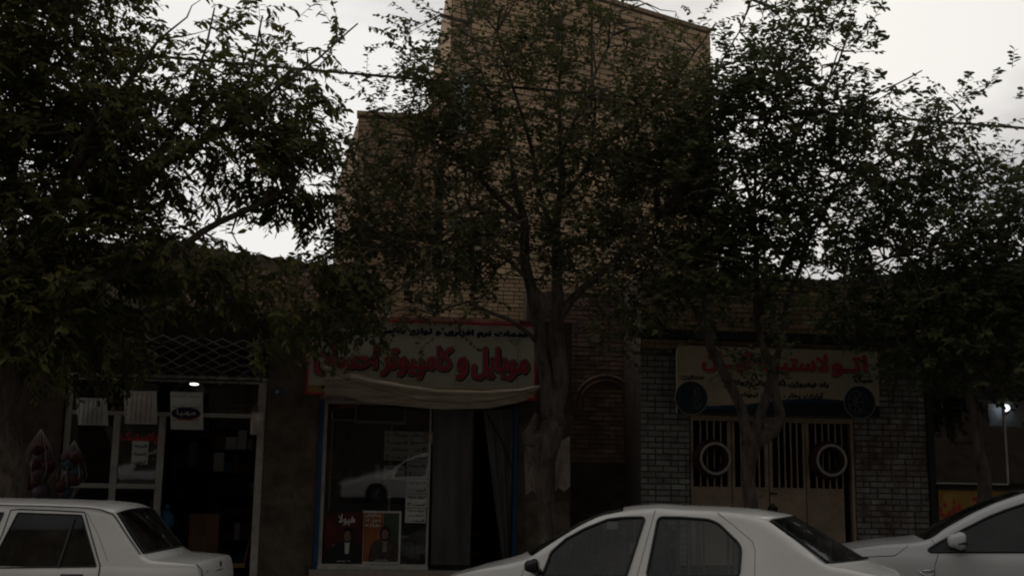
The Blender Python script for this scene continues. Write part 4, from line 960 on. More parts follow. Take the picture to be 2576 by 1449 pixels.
        ca, cb = ws[0]+.1, bl[1]-.05
        build('cabin_lining', MB().obox(c.O, c.e, c.n, ca, cb, .14, 2*c.hw-.14, .43, .72), M_seat, c.root)
        pl = c.cfg['pillar']
        for s in c.cfg['seats']:
            for w in ((.38, 2*c.hw-.38)):
                seat = MB().obox(c.O, c.e, c.n, s, s+.16, w-.23, w+.23, .5, 1.10)
                st = build('seat', seat, M_seat, c.root); hp = c.loc(s+.1, w, 1.22); build('headrest', MB().sphere(hp, .12, sq=(.7, 1.1, .8)), M_seat, st, True)
                build('headrest_post', MB().tube([hp-Vector((0,0,.16)), hp], .01, 5), M_trim, st)
        build('dashboard', MB().obox(c.O, c.e, c.n, ws[0]+.25, ws[0]+.6, .16, 2*c.hw-.16, .6, c.cfg['dash']), M_trim, c.root)
        sc_ = c.loc(ws[0]+.72, .42, c.cfg['dash']+.02); mb = MB(); ax = Vector((c.e[0], c.e[1], .35)).normalized(); u = Vector((c.n[0], c.n[1], 0)); v_ = ax.cross(u)
        mb.tube([sc_+(u*math.cos(t)+v_*math.sin(t))*.18 for t in np.linspace(0, 2*math.pi, 25)], .014, 6); mb.tube([sc_-u*.17, sc_+u*.17], .014, 6); build('steering_wheel', mb, M_trim, c.root, True)
        mir = c.loc(ws[1]-.12, c.hw, interp(c.top, ws[1]-.1)-.10); build('rear_view_mirror', MB().box(mir.x-.02, mir.x+.02, mir.y-.11, mir.y+.11, mir.z-.035, mir.z+.035, .01), M_int, c.root)
        for s in arches:
            for w, sg_ in ((.02, 1), (2*c.hw-.02, -1)):
                ctr = c.loc(s, w+sg_*.1, .30); nv = Vector((c.n[0], c.n[1], 0)); ev = Vector((c.e[0], c.e[1], 0)); zv = Vector((0, 0, 1))
                def rot(mb_): mb_.v = [tuple(ctr+ev*p[0]+nv*p[1]*sg_+zv*p[2]) for p in mb_.v]; return mb_
                wh = build('wheel', rot(MB().torus((0, 0, 0), .235, .07, n=32, m=10, sy=1.35)), M_tyre, c.root, True)
                r_ = MB().torus((0, -.055, 0), .165, .018, n=28, m=6)
                for k in range(7): a_ = 2*math.pi*k/7; r_.tube([(0, -.06, 0), (.16*math.cos(a_), -.065, .16*math.sin(a_))], [.032, .02], 5)
                r_.disc((0, -.03, 0), .17, .02, 24); build('rim', rot(r_), M_rim, wh, 'auto')
    def seam(c, pts, r=.0035, nm='panel_gap'):
        P_ = []
        for (a, b) in zip(pts, pts[1:]):
            for t in np.linspace(0, 1, 7)[:-1]: P_.append((a[0]*(1-t)+b[0]*t, a[1]*(1-t)+b[1]*t))
        P_.append(pts[-1]); build(nm, MB().tube([c.surf_pt(s, z, -.001) for s, z in P_], r, 5), M_iron, c.root)
    def mirror(c, s, z, w_, h_, m, flag=0):
        ctr = c.loc(s, -.10, z); mb = MB().sphere((0,0,0), 1, 18, 12)
        e = Vector((c.e[0], c.e[1], 0)); n = Vector((c.n[0], c.n[1], 0))
        V = []
        for p in mb.v:
            q = Vector(p); lx = max(-1, min(1, q.x)); squ = lambda t: math.copysign(abs(t)**.7, t)
            V.append(tuple(ctr+e*squ(lx)*w_*(1 if lx < 0 else .72)+n*squ(q.y)*.075+Vector((0, 0, squ(q.z)*h_*(.8 if lx < 0 else 1)))))
        mb.v = V; o = build('door_mirror', mb, m, c.root, True)
        build('mirror_arm', MB().tube([ctr+n*.05-Vector((0,0,h_*.6)), c.loc(s+.03, .05, z-h_*.9)], [.03, .045], 8), M_trim, o)
        gl = MB().add([tuple(ctr+e*w_*.74+n*a+Vector((0,0,b))) for a, b in ((-.06,-h_*.7),(.06,-h_*.7),(.06,h_*.7),(-.06,h_*.7))], [(0,1,2,3)]); build('mirror_glass', gl, M_chrome, o)
        if flag: build('mirror_insert', MB().tube([ctr-n*.078+e*(-.01)+Vector((0,0,-h_*.35)), ctr-n*.06+e*w_*.72+Vector((0,0,-h_*.15))], [.006, .02], 6), M_trim, o)
        return o
z3 = lambda x, y: ((0+x*700/2576)*.8587, (1430+y*700/2576)*.8587)
z4 = lambda x, y: ((1300+x*700/2576)*.8587, (1450+y*700/2576)*.8587)
z5 = lambda x, y: ((1900+x*800/2576)*.8587, (1450+y*800/2576)*.8587)
z6 = lambda x, y: ((2450+x*550/2576)*.8587, (1420+y*550/2576)*.8587)

# --- centre saloon
c = Car('parked_car', 'white saloon with thick black window seals parked in the middle foreground', 2.79, 11.45, math.radians(-19), M_carpaint, dict(hw=.86, ze=[(0, 1), (1, 1)], belt=[(0, .8)], drop=[(0, .03)], k=.3, bulge=[(0, 0)], wins=[], ws=(0, 0), bl=(0, 0), wheels=[], seats=[], pillar=0, dash=0, glass=M_cglass))
f = [c.px(*z4(*p), w=.12) for p in [(100,872),(400,795),(700,738),(900,690),(1200,505),(1500,325),(1700,232),(2000,172),(2300,148)]]
g = [c.px(*z5(*p), w=.12) for p in [(300,148),(600,158),(800,180),(990,238),(1300,428),(1600,618),(1700,668),(1860,695),(2100,745)]]
ze = f+g; sN, sT = ze[0][0], ze[-1][0]
ze = [(sN-.66, .52), (sN-.60, .62), (sN-.42, .69), (sN-.18, ze[0][1]-.085)]+ze+[(sT+.14, ze[-1][1]-.03), (sT+.22, ze[-1][1]-.13), (sT+.25, .6)]
def W(P_, F_): return [c.px(*F_(*p), w=.06) for p in P_]
fw_ = W([(1070,872),(1150,620),(1300,480),(1500,368),(1750,268),(1900,250),(2000,245),(2150,245),(1965,872)], z4)
rw_ = W([(2190,872),(2302,242)], z4)+W([(300,215),(560,235),(650,270),(850,460),(868,520),(850,763)], z5)
zb_ = min(p[1] for p in fw_+rw_)-.0
ws0, ws1 = f[3][0], f[7][0]-.06; bl0, bl1 = g[3][0], g[6][0]
c.cfg.update(ze=ze, belt=[(ws0, zb_-.015), (bl1, zb_+.0)], drop=[(ws0-.6, .008), (ws0-.2, .02), (ws1, .045), (bl0, .05), (bl1, .03)], k=.30, bulge=[(ws0-.6, -.10), (ws0, -.16), (ws1, -.06), (ws1+.4, 0), (bl0-.4, .06), (bl0, .40), (bl1, .46), (bl1+.3, .25), (bl1+.9, .08)],
    wins=[rounded(fw_, .03), rounded(rw_, .045)], ws=(ws0+.05, ws1), bl=(bl0+.02, bl1-.03), wheels=[ws0-.38, ws0-.38+2.63], seats=[ws0+1.25, bl0-.15], dash=zb_+.03, seal=.016)
c.top = smooth_list(ze, it=5); c.s0, c.s1 = c.top[0][0], c.top[-1][0]; WOFF[c.root] = c.loc((c.s0+c.s1)/2, c.hw, 0); c.root.location = WOFF[c.root]
c.shell()
c.seam(W([(2262,165),(2085,872)], z4)+[(W([(2085,872)], z4)[0][0]-.1, .25)])
q = W([(645,168),(800,290),(980,440),(1005,520),(1000,763)], z5); c.seam(q+[(q[-1][0]-.02, .5)])
q = W([(905,690),(842,872)], z4); c.seam(q+[(q[-1][0]-.03, .25)])
mp0 = c.px(*z4(960, 765), w=-.1); c.mirror(mp0[0], mp0[1], .085, .075, M_trim)
s_, z_ = W([(2150, 745)], z5)[0]; tl = c.loc(s_+.02, .14, z_-.09); build('tail_light', MB().sphere(tl-Vector((0,0,.03)), .10, sq=(.8, .5, .9)), M_redlens, c.root, True)
build('headlight', MB().sphere(c.loc(c.s0+.28, .2, .66), .12, sq=(1.3, .6, .6)), M_chrome, c.root, True)
build('number_plate', MB().obox(c.O, c.e, c.n, c.s1-.01, c.s1+.015, c.hw-.26, c.hw+.26, .45, .56), M_paper, c.root)
for w in (.3, .85): p = c.loc(bl1+.05, w, 0)
build('roof_stud', MB().sphere(c.loc(g[1][0]-.15, .72, interp(c.top, g[1][0])+.05), .012).sphere(c.loc(g[1][0]-.32, .72, interp(c.top, g[1][0])+.053), .012), M_trim, c.root)
for (s, z, a) in ((ws0+.12, 0, .55),):
    build('wiper', MB().tube([c.loc(ws0-.05, .45, interp(c.top, ws0)+.03), c.loc(ws0-.02, 1.0, interp(c.top, ws0)+.05)], .014, 6), M_trim, c.root)
CENTRE = c
# windscreen sticker and leaflet in the door glass
p = W([(1740, 350)], z4)[0]; build('sticker', MB().obox(c.O, c.e, c.n, p[0]-.06, p[0]+.06, .62, .625, p[1]-.03, p[1]+.045), M_paper, c.root)
p = W([(1905, 640)], z4)[0]; build('door_tag', MB().obox(c.O, c.e, c.n, p[0]-.05, p[0]+.05, 1.4, 1.41, p[1]-.06, p[1]+.06), M_paper, c.root)

# --- left saloon
c = Car('parked_car', 'white boxy saloon seen from its rear door to its boot at the lower left', -2.5, 11.35, math.radians(-5), M_carpaint, dict(c.cfg))
rail = [c.px(*z3(*p), w=.10) for p in [(0,168),(500,180),(900,195),(1100,218),(1200,258),(1380,510),(1560,742),(1630,778),(1900,800),(2110,820)]]
s2, sT = rail[0][0], rail[-1][0]
zr0 = rail[0][1]
ze = [(s2-3.05, .55), (s2-2.98, .68), (s2-2.6, .80), (s2-1.9, .93), (s2-1.72, .97), (s2-1.15, zr0-.10), (s2-.9, zr0-.03), (s2-.4, zr0)]+rail+[(sT+.03, rail[-1][1]-.02), (sT+.06, rail[-1][1]-.10), (sT+.08, .45)]
def W(P_, F_): return [c.px(*F_(*p), w=.05) for p in P_]
rw_ = W([(-95,852),(0,610),(150,265),(845,290),(1045,840)], z3); zb_ = rw_[-1][1]
fr_ = [(rw_[2][0]-.13, rw_[2][1]), (rw_[0][0]-.10, zb_-.01), (rw_[0][0]-1.0, zb_-.02), (rw_[0][0]-.98, zb_+.06), (rw_[0][0]-.62, rw_[2][1]-.05)]
ws0, ws1 = s2-1.70, s2-1.0; bl0, bl1 = rail[4][0], rail[6][0]
c.cfg.update(ze=ze, belt=[(ws0, zb_-.02), (bl1, zb_-.005)], drop=[(ws0-.5, .03), (ws1, .045), (bl0, .045), (bl1, .02)], k=.24, bulge=[(ws0-.6, -.08), (ws0, -.12), (ws1, -.05), (ws1+.4, 0), (bl0-.4, 0), (bl0, .04), (bl1, .10), (bl1+.5, .04)],
    wins=[rounded(rw_, .012), rounded(fr_, .012)], ws=(ws0+.05, ws1), bl=(bl0+.015, bl1-.02), wheels=[s2-2.15, s2-2.15+2.67], seats=[ws0+1.2, bl0-.5], dash=zb_+.02, glass=M_cglass_d, seal=.007)
c.top = smooth_list(ze, it=3); c.s0, c.s1 = c.top[0][0], c.top[-1][0]; WOFF[c.root] = c.loc((c.s0+c.s1)/2, c.hw, 0); c.root.location = WOFF[c.root]
c.shell()
q = W([(150,228),(500,238),(875,258),(1085,830),(1080,946)], z3); c.seam(q+[(q[-1][0]-.01, .5)], .007)
c.seam(W([(-70, 700), (0,505), (70,235), (150,228)], z3), .006)
c.seam(W([(900,264),(1050,520),(1162,785)], z3), .0025)
gut = [c.loc(s, c.side(s, interp(c.top, s)-.03)-.001, interp(c.top, s)-.012) for s in np.linspace(s2-.9, bl0-.02, 20)]
gut += [c.loc(s, c.side(s, interp(c.top, s))+.0, interp(c.top, s)-.004) for s in np.linspace(bl0, bl1-.03, 10)]
build('roof_gutter', MB().tube(gut, .006, 5), M_iron, c.root)
qb = W([(770,330),(640,850)], z3)
build('quarter_bar', MB().tube([c.surf_pt(qb[0][0], qb[0][1], .004), c.surf_pt(qb[1][0], qb[1][1], .004)], .014, 5), M_trim, c.root)
q = W([(2110,822),(2150,880),(2155,946)], z3); c.seam(q+[(q[-1][0], .5)], .005)
b_ = W([(2198, 912)], z3)[0]; text('GLX', c.s1-.0, c.s1+.09, b_[1]-.012, b_[1]+.012, 0, M_ink, c.root, .0008, name='badge', fn=lambda x, y, z: tuple(c.loc(c.s1+.012, .22+(x-c.s1)*1.0, z)))
em = c.loc(c.s1+.01, c.hw, b_[1]+.03); build('emblem', MB().sphere(em, .035, sq=(.3, .8, 1)), M_iron, c.root, True)
build('tail_light', MB().sphere(c.loc(c.s1-.0, .13, b_[1]-.12), .09, sq=(.5, .8, .7)), M_redlens, c.root, True)
hd = W([(800, 940)], z3)[0]; build('door_handle', MB().tube([c.surf_pt(hd[0]-.1, hd[1], .02), c.surf_pt(hd[0]+.1, hd[1], .02)], .02, 8), M_trim, c.root, True)
lid = [c.loc(s, w, z) for s, w, z in ((c.s1-.16, .12, rail[-1][1]-.01), (c.s1-.02, .18, rail[-1][1]-.10), (c.s1+.03, c.hw, rail[-1][1]-.09))]; build('boot_gap', MB().tube(lid, .005, 5), M_iron, c.root)
p0 = at(*z3(1535, 530), 12.0); mbp = MB().add([(p0.x-.075, 11.95, p0.z-.05), (p0.x+.055, 11.98, p0.z-.06), (p0.x+.065, 12.1, p0.z+.02), (p0.x-.055, 12.07, p0.z+.045)], [(0, 1, 2, 3)])
build('rear_window_sticker', mbp, mat('greenish_sticker', (.30,.36,.33), .5, .1, 9, 0), c.root)

# --- right crossover
c = Car('parked_car', 'silver-white crossover with a white door mirror entering at the lower right corner', 6.2, 12.05, math.radians(-25), M_carpaint2, dict(c.cfg))
rail = [c.px(*z6(*p), w=.12) for p in [(130,900),(400,850),(700,815),(1000,800),(1150,780),(1300,742),(1500,602),(1900,392),(2200,262),(2576,132)]]
sn = rail[0][0]; se = rail[-1][0]; zr0 = rail[-1][1]
ze = [(sn-.30, .62), (sn-.26, .80), (sn-.12, rail[0][1]-.09)]+rail+[(se+.3, zr0+.07), (se+.7, zr0+.11), (se+1.3, zr0+.11), (se+1.9, zr0+.05), (se+2.2, zr0-.04), (se+2.65, 1.2), (se+2.75, .9), (se+2.8, .5)]
def W(P_, F_): return [c.px(*F_(*p), w=.05) for p in P_]
fw_ = W([(1262,885),(1290,915),(2576,915)], z6); zb_ = fw_[1][1]; e_ = fw_[-1][0]
up_ = W([(2576,272),(2350,345),(2100,442),(1700,640),(1420,790)], z6)
win1 = fw_+[(e_+.35, zb_+.01), (e_+.30, up_[0][1]+.10)]+up_
win2 = [(e_+.47, zb_+.01), (e_+1.35, zb_+.05), (e_+1.1, up_[0][1]+.10), (e_+.42, up_[0][1]+.11)]
ws0, ws1 = rail[4][0], rail[-1][0]+.1; bl0, bl1 = se+2.2, se+2.6
c.cfg.update(hw=.9, ze=ze, belt=[(ws0, zb_-.02), (bl1, zb_+.05)], drop=[(ws0-.5, .035), (ws1, .05), (bl0, .04), (bl1, .02)], k=.30, bulge=[(ws0-1.0, -.10), (ws0, -.10), (ws1, -.04), (ws1+.4, 0), (bl0, .03), (bl1, .06)],
    wins=[rounded(win1, .02), rounded(win2, .04)], ws=(ws0+.05, ws1), bl=(bl0+.015, bl1-.02), wheels=[ws0-.25, ws0-.25+2.6], seats=[ws0+1.35, ws0+2.3], dash=zb_+.0, glass=M_cglass_d, seal=.016)
c.hw = .9; c.top = smooth_list(ze, it=4); c.s0, c.s1 = c.top[0][0], c.top[-1][0]; WOFF[c.root] = c.loc((c.s0+c.s1)/2, c.hw, 0); c.root.location = WOFF[c.root]
c.shell()
c.seam(W([(360,985),(800,966),(900,900),(985,835)], z6), .0035); q = W([(1405,925),(1350,1100),(1345,1251)], z6); c.seam(q+[(q[-1][0], .4)]); c.seam(W([(1305,745),(1350,800),(1390,915)], z6), .003)
tri = W([(1262,885),(1290,915),(1560,915),(1600,700),(1420,790)], z6)
mb = MB().add([tuple(c.surf_pt(s, z, .006)) for s, z in tri], [tuple(range(5))]); build('mirror_triangle', mb, M_trim, c.root)
mp0 = c.px(*z6(1680, 765), w=-.1); c.mirror(mp0[0], mp0[1], .115, .095, M_carpaint2, 1)
q = W([(1130,1172),(1340,1170),(1340,1228),(1230,1251)], z6)
build('fender_trim', MB().tube([c.surf_pt(s, z, .006) for s, z in q+[q[0]]], .009, 6), M_chrome, c.root, True)
build('headlight', MB().sphere(c.loc(c.s0+.22, .22, .72), .13, sq=(1.3, .6, .6)), M_chrome, c.root, True)

# ================================================================== TREES
def leafV(shape_):
    if shape_ == 'lance': return np.array([(0,0,0),(.34,.22,.04),(.34,-.22,.04),(.72,.15,.0),(.72,-.15,.0),(1,0,-.10),(.30,0,-.02),(.72,0,-.07)])
    return np.array([(0,0,0),(.28,.27,.05),(.28,-.27,.05),(.68,.24,.02),(.68,-.24,.02),(1,0,-.08),(.28,0,-.02),(.68,0,-.05)])
LF = np.array([(0,6,1),(0,2,6),(6,7,3),(6,3,1),(6,2,4),(6,4,7),(7,5,3),(7,4,5)])
def unit(a): return a/np.maximum(np.linalg.norm(a, axis=-1, keepdims=True), 1e-9)
def tree(label, group, seed, Yc, depth, trunks, limbs, blobs, kind, lsize, bark, lm, density=1.0, per=9, droop=.4, thresh=-.18):
    rng = np.random.default_rng(seed)
    base = at(*trunks[0][0][:2], Yc); t = thing('street_tree', (base.x, Yc, .1), label, 'tree', group)
    skel = []
    def poly(pts, jit=.0):
        out_ = []; n = len(pts)
        for i, p in enumerate(pts):
            yy = Yc+(p[3] if len(p) > 3 else 0); q = at(p[0], p[1], yy); out_.append((q, p[2]*(yy)/2890))
        # subdivide and roughen
        P_, R_ = [], []
        for (a, ra), (b, rb_) in zip(out_, out_[1:]):
            for k in range(4): u = k/4; P_.append(a.lerp(b, u)); R_.append(ra+(rb_-ra)*u)
        P_.append(out_[-1][0]); R_.append(out_[-1][1])
        for i in range(1, len(P_)-1):
            P_[i] = P_[i]+Vector(noise.noise_vector(P_[i]*1.7))*jit*R_[i]*1.2
        return P_, R_
    mb = MB()
    for tr in trunks:
        P_, R_ = poly(tr, .5)
        if tr is trunks[0]: P_.insert(0, Vector((P_[0].x-.02, P_[0].y, .05))); R_.insert(0, R_[0]*1.25)
        mb.tube(P_, R_, 14, True, .28); skel += list(zip(P_, R_))
    build('trunk', mb, bark, t, True)
    for lb in limbs:
        P_, R_ = poly(lb, 1.2); build('branch', MB().tube(P_, R_, 8, True, .15), bark if R_[0] > .03 else M_twig, t, True); skel += list(zip(P_, R_))
    SK = np.array([tuple(p) for p, r in skel]); top_skel = SK
    V = []; tw = MB(); Ls = []; center = SK.mean(0)
    anchors = []
    for (px, py, rx, ry, dens, *dd) in blobs:
        c0 = at(px, py, Yc); sc = Yc/2890; n = int(rx*ry*sc*sc*math.pi*dens*density*150); dofs = dd[0] if dd else 0
        u = rng.uniform(-1, 1, (n*3, 3)); u = u[(u**2).sum(1) < 1][:n]
        for q in u:
            P_ = Vector((c0.x+q[0]*rx*sc, Yc+dofs+q[1]*depth, c0.z+q[2]*ry*sc))
            cl = noise.noise(P_*2.1+Vector((seed, 0, 0)))*.6+noise.noise(P_*4.5)*.45
            if cl < thresh: continue
            anchors.append((P_, Vector((q[0], q[1]*.6, q[2]))))
    made = 0; twv = []
    for P_, outw in anchors:
        a = np.array(P_); dist = np.linalg.norm(SK-a, axis=1); j = int(dist.argmin()); S = Vector(SK[j]); R = dist[j]
        d = (P_-S).normalized() if R > .05 else Vector((0,0,1))
        d = (d*.55+outw*.5+Vector(rng.normal(0, .38, 3))+Vector((0,0,.25 if droop < .5 else .05))).normalized()
        L = rng.uniform(.22, .46)
        side = d.cross(Vector((0,0,1))); side = side.normalized() if side.length > .1 else Vector((1,0,0)); up = side.cross(d)
        pts = [P_+d*L*k/3+up*(-.05*droop*k*k/3) for k in range(4)]
        tw.tube(pts, [.0045, .0035, .003, .002], 3, False)
        if rng.random() < .16 and .25 < R < .85:      # connecting branchlet back to the limbs
            mid = P_.lerp(S, .5)+Vector(rng.normal(0, .07, 3))+Vector((0,0,.1*R)); kk = [P_, P_.lerp(mid, .5)+Vector(rng.normal(0,.03,3)), mid, mid.lerp(S, .5), S] if R < 1.6 else [P_, P_.lerp(mid, .35)+Vector(rng.normal(0,.04,3)), P_.lerp(mid, .8)]
            tw.tube(kk, [.004, .006, .009, .012, .015][:len(kk)], 4, False)
        for k in range(per):
            u = (k+.6)/per; b0 = pts[min(int(u*3), 2)].lerp(pts[min(int(u*3)+1, 3)], u*3-int(u*3)); sgn = 1 if k % 2 else -1
            ld = (d*.55+side*sgn*.75+up*rng.normal(0, .25)+Vector((0,0,-droop))+Vector(rng.normal(0, .22, 3))).normalized()
            Ls.append((b0, ld, lsize*rng.uniform(.65, 1.2)*(1 if k < per-1 else 1.1)))
    nL = len(Ls); B0 = np.array([tuple(l[0]) for l in Ls]); D = unit(np.array([tuple(l[1]) for l in Ls])); Sz = np.array([l[2] for l in Ls])
    Nn = rng.normal(0, .45, (nL, 3))+np.array([0, -.15, 1.0]); Sd = unit(np.cross(Nn, D)); Nn = np.cross(D, Sd)
    # the 300 nearest in view are leaves of their own
    rel = B0-np.array([0, 0, CZ]); cz_ = rel@np.array(fw); pxs = PCX+FPX*(rel@np.array(r2))/cz_; pys = PCY-FPX*(rel@np.array(u2))/cz_
    vis = (pxs > 0) & (pxs < 2576) & (pys > 0) & (pys < 1449); order = np.argsort(np.where(vis, cz_-Sz*8, 1e6)); pick = set(order[:300].tolist())
    T_ = leafV(kind); me = bpy.data.meshes.new('leaf'); me.from_pydata([tuple(v) for v in T_], [], [tuple(f) for f in LF]); me.materials.append(lm)
    off = WOFF[t]
    for i in pick:
        o = bpy.data.objects.new('leaf', me); COL.objects.link(o); o.parent = t
        M_ = Matrix(((D[i][0], Sd[i][0], Nn[i][0], 0), (D[i][1], Sd[i][1], Nn[i][1], 0), (D[i][2], Sd[i][2], Nn[i][2], 0), (0,0,0,1)))
        o.matrix_local = Matrix.Translation(Vector(B0[i])-off) @ M_ @ Matrix.Scale(float(Sz[i]), 4)
    keep = np.array([i for i in range(nL) if i not in pick])
    VV = (B0[keep][:, None, :]+Sz[keep][:, None, None]*(T_[None, :, 0:1]*D[keep][:, None, :]+T_[None, :, 1:2]*Sd[keep][:, None, :]+T_[None, :, 2:3]*Nn[keep][:, None, :])).reshape(-1, 3)
    FF = (LF[None]+(np.arange(len(keep))*8)[:, None, None]).reshape(-1, 3)
    npmesh('crown_leaves', VV, FF, lm, t, 'stuff'); o = build('twigs', tw, M_twig, t, kind='stuff')
    print('TREE', label[:30], 'leaves', nL)
    return t
LM_A = leafmat('long_leaf_green', (.10,.105,.03), (.15,.12,.03)); LM_B = leafmat('round_leaf_green', (.10,.11,.04), (.15,.125,.05)); LM_C = leafmat('dark_leaf_green', (.085,.105,.04), (.125,.12,.05))
GR = 'street trees in front of the shops'
blA = [(140,40,225,125,1),(60,230,240,160,1),(240,240,170,130,1),(100,420,260,130,1.1),(330,380,190,100,1),(550,235,120,75,.9),(540,95,40,85,.5),(655,75,45,85,.45),(700,60,30,50,.3),(430,190,75,55,.8),(415,110,30,35,.5),(700,215,80,70,.8),(730,115,25,30,.4),(620,330,190,90,1),(760,310,80,80,.9),(790,215,45,50,.5),(850,125,24,20,.3),(480,430,140,60,.8),(690,440,130,75,.9),(790,530,60,50,.5),(760,460,60,60,.7),(690,500,90,40,.4),(90,600,200,130,1.2),(310,600,150,90,1),(430,660,140,80,1),(560,640,70,40,.6),(240,730,250,55,1.1),(580,700,170,42,1.1),(750,700,100,48,1),(860,700,70,70,.8),(90,800,190,120,1.2),(50,910,110,60,1.0),(230,870,120,60,.9),(300,810,40,30,.4),(560,745,100,15,.5),(720,800,70,40,.8),(925,62,14,12,2),(845,100,22,12,1.5),(820,810,70,45,.6),(660,860,40,30,.5),(940,850,50,35,.25),(-150,300,200,400,1),(-200,700,200,200,.8),(130,-120,240,120,.9),(-100,-100,250,200,1)]
tree('big leafy tree with long pointed leaves and a rough thick trunk at the left edge', GR, 11, 13.5, 1.25,
     [[(15,1275,58),(5,1180,50),(0,1080,40),(10,950,36),(25,800,32),(50,640,28)]],
     [[(50,640,18),(160,500,14,-.3),(230,330,11,-.5),(330,200,7,-.6),(400,100,4,-.6)],[(50,650,16),(200,560,14,.3),(380,440,12,.2),(560,330,8,.1),(700,220,5,0),(800,150,3,0),(900,60,2,0)],[(30,780,16),(220,720,13,-.4),(430,640,11,-.5),(600,540,8,-.4),(740,470,5,-.3)],[(40,700,12),(30,480,10,.4),(80,250,7,.4),(150,60,4,.4)],[(60,250,8),(110,200,7),(190,120,5)],[(380,440,8,.2),(470,260,5,.1),(520,120,3,0),(540,20,2,0)],[(560,330,6,.1),(630,190,4,0),(660,40,2,0)],[(230,330,6,-.5),(310,310,5,-.5),(420,250,3,-.5)]],
     blA, 'lance', .112, M_bark, LM_A, 2.3, 9, .5, -.04)
blB = [(1290,70,140,100,.28),(1430,50,110,80,.25),(1150,140,100,110,.36),(1050,45,45,50,.3),(1010,75,30,30,.25),(1000,255,60,45,.5),(930,250,50,40,.35),(1100,230,80,80,.6),(1160,330,120,100,.7),(1350,230,140,110,.6),(1540,170,140,110,.36),(1700,95,80,80,.18),(1660,320,150,120,.55),(1480,380,150,110,.75),(1240,470,150,90,.6),(1050,400,110,80,.75),(930,430,60,100,.6),(900,560,50,60,.5),(960,580,120,90,.8),(1110,630,150,80,.9),(900,670,80,70,.6),(1290,610,150,75,.65),(1500,590,150,100,.75),(1650,510,150,120,.6),(1650,690,140,85,.8),(1450,730,90,50,.35),(1150,745,110,45,.45),(960,765,110,45,.6),(870,820,60,50,.6),(880,840,40,30,.3),(1150,815,25,20,.25),(1010,790,30,15,.2),(1560,790,90,50,.6),(1600,860,70,40,.45),(1360,-60,280,100,.4),(880,850,40,40,.5),(1060,870,16,22,.4),(1250,900-20,12,18,.3)]
tree('tall slender-limbed tree with small round leaves and a lumpy trunk at the centre', GR, 23, 13.7, 1.2,
     [[(1372,1440,22.2),(1374,1300,20.7),(1372,1200,22.2),(1378,1130,32.6),(1395,1080,29.6),(1400,1040,19.2)],[(1385,1100,22.2),(1330,1105,19.2),(1345,1070,11.1),(1350,1040,4.4)]],
     [[(1395,1070,22),(1372,960,17),(1350,860,16),(1328,740,15),(1318,620,13),(1310,540,11),(1290,430,7)],[(1402,1070,24),(1408,950,21),(1405,830,20),(1398,720,15),(1402,600,12),(1408,500,10),(1410,400,7),(1405,250,4),(1415,100,2)],[(1404,800,13),(1440,750,11),(1500,700,9,-.2),(1580,620,6,-.3),(1700,520,4,-.3)],[(1400,620,8),(1370,520,7,-.2),(1335,380,6,-.2),(1300,250,4,-.2),(1250,80,2,-.2)],[(1408,510,7),(1480,410,6,.2),(1590,310,5,.3),(1700,200,3,.3),(1800,60,2,.3)],[(1310,560,8),(1200,440,7,.2),(1080,350,5,.3),(930,280,3,.3)],[(1310,560,6),(1180,520,5,-.4),(1080,560,4,-.5),(1020,650,2,-.5)],[(1325,700,6),(1240,600,5,-.5),(1150,560,4,-.6),(1090,620,3,-.6),(1060,700,2,-.6)],[(1290,430,5),(1270,330,4),(1220,220,3),(1180,60,2)],[(1080,350,4,.3),(960,330,3,.3),(880,370,2,.3)],[(1405,400,5),(1470,250,4,-.3),(1530,120,3,-.3),(1570,0,2,-.3)],[(1350,860,7),(1280,800,5,-.4),(1180,760,4,-.6),(1090,790,2,-.6)],[(1480,410,4,.2),(1500,280,3,.1),(1490,150,2,0)]],
     blB, 'ovate', .074, M_bark2, LM_B, 3.4, 10, .3, -.07)
blC = [(1930,55,110,70,.35),(2080,45,90,50,.45),(2140,20,60,40,.5),(2110,150,75,45,.5),(1980,140,80,60,.45),(1890,190,120,80,.6),(1850,320,150,100,1.0),(2040,310,140,70,.75),(2180,275,110,50,.7),(2340,290,80,35,.4),(2430,250,45,25,.4),(2290,390,140,75,.8),(2450,320,60,25,.35),(2090,440,170,80,.7),(1890,490,150,95,.75),(2290,500,150,70,.65),(2090,580,180,65,.75),(1880,630,140,70,.85),(2290,620,150,65,.85),(1840,720,110,60,.6),(2040,720,120,50,.6),(2190,760,90,45,.6),(2420,480,60,60,.6),(1905,915,28,34,1.1),(1745,850,45,35,.35),(2050,790,150,22,.55),(2200,800,80,25,.5),(1960,810,40,20,.3),(1700,440,70,110,.8),(1760,180,50,60,.5),(1760,560,70,90,.8),(1720,700,70,70,.7),(2220,850,30,30,.3)]
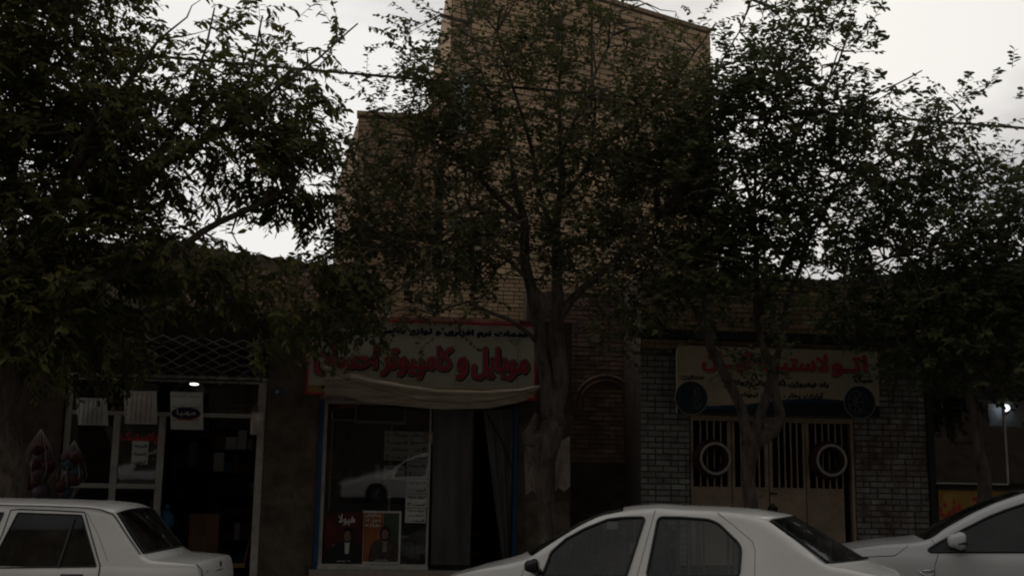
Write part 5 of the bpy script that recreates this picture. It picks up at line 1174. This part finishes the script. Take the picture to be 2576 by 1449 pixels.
tree('forked tree with three pale limbs standing before the tan tyre sign', GR, 37, 13.8, 1.2,
     [[(1885,1400,20.7),(1883,1290,18.5),(1884,1180,18.5),(1890,1110,22.9),(1894,1085,20.7),(1893,1070,11.8)]],
     [[(1880,1110,17),(1860,1040,14),(1828,970,13),(1795,890,13),(1765,820,11),(1730,760,9),(1690,660,6),(1650,560,4)],[(1895,1090,14),(1912,1020,13),(1930,960,12),(1942,910,12),(1925,860,10),(1905,800,9),(1900,680,8),(1895,560,6),(1900,400,4),(1960,200,2)],[(1898,1120,22),(1945,1085,18),(1957,1050,14),(1945,1000,12),(1940,960,11),(1950,920,9),(1975,850,8),(1990,740,7),(2040,600,5),(2120,430,3)],[(1905,800,7),(1980,640,6,.2),(2080,500,5,.3),(2250,380,3,.3),(2420,280,2,.3)],[(1900,560,6),(1860,400,5,-.2),(1800,300,4,-.2),(1790,200,3,-.1),(1860,80,2,0),(1890,0,2,0)],[(1895,500,5),(2000,350,4,.1),(2110,160,3,.1),(2150,40,2,.1)],[(1990,740,5),(2120,700,4,-.2),(2260,640,3,-.3)],[(1765,820,6),(1780,680,5,.2),(1760,540,4,.3)],[(2250,215,2),(2290,195,2),(2320,178,1.5)]],
     blC, 'ovate', .088, M_bark2, LM_C, 3.5, 10, .25, -.07)
blD = [(2490,440,90,55,.5),(2540,540,80,70,.8),(2480,640,110,70,.9),(2400,740,150,85,1.1),(2540,790,90,110,1.1),(2380,860,110,75,1.0),(2500,920,90,60,1.0),(2290,860,70,60,.7),(2300,780,80,60,.8),(2240,720,80,50,.6),(2420,970,50,25,.6),(2650,600,130,250,.9),(2680,850,150,200,.9),(2270,920,40,30,.4)]
tree('small tree with a leaning spotted trunk standing before the yellow counter at the right', GR, 41, 13.9, 1.1,
     [[(2474,1400,17.8),(2474,1290,17),(2472,1200,16.3),(2462,1120,14.8),(2448,1050,13.3),(2438,990,11.1),(2440,920,9.6)]],
     [[(2440,930,12),(2420,850,10),(2380,760,8),(2340,680,5)],[(2440,930,11),(2480,830,9),(2520,700,7),(2540,560,4),(2530,460,2)],[(2450,880,8),(2540,820,6),(2640,720,4)]],
     blD, 'ovate', .092, M_bark2, LM_C, 2.0, 10, .3)

# leaf crowns copied in behind the camera, added to shade the street (also reflected)
for k, (src, dx, dy) in enumerate((('crown_leaves', 3, -19.5), ('crown_leaves.001', -6, -19.5), ('crown_leaves', 13, -19.2), ('crown_leaves.001', 9, -19.5))):
    o = bpy.data.objects[src]; q = o.copy(); COL.objects.link(q); q.parent = None; q.name = 'added_shade_crowns'
    q.location = WOFF[o]+Vector((dx, dy, .6)); q['kind'] = 'stuff'

# two cars parked on the camera's side, behind the camera: the leaning shop glass mirrors them
def dup_car(root, loc, rot, label):
    r = root.copy(); COL.objects.link(r); r.location = loc; r.rotation_euler = (0, 0, rot); r['label'] = label
    for ch in list(root.children):
        q = ch.copy(); COL.objects.link(q); q.parent = r
        for g_ in ch.children:
            d_ = g_.copy(); COL.objects.link(d_); d_.parent = q
    return r
dup_car(CENTRE.root, (1.7, -4.6, 0), math.radians(19), 'white saloon mirrored in the phone shop window, parked across the street')
dup_car(CENTRE.root, (-6.0, -4.8, 0), math.radians(19), 'white saloon mirrored in the left shop glazing, parked across the street')
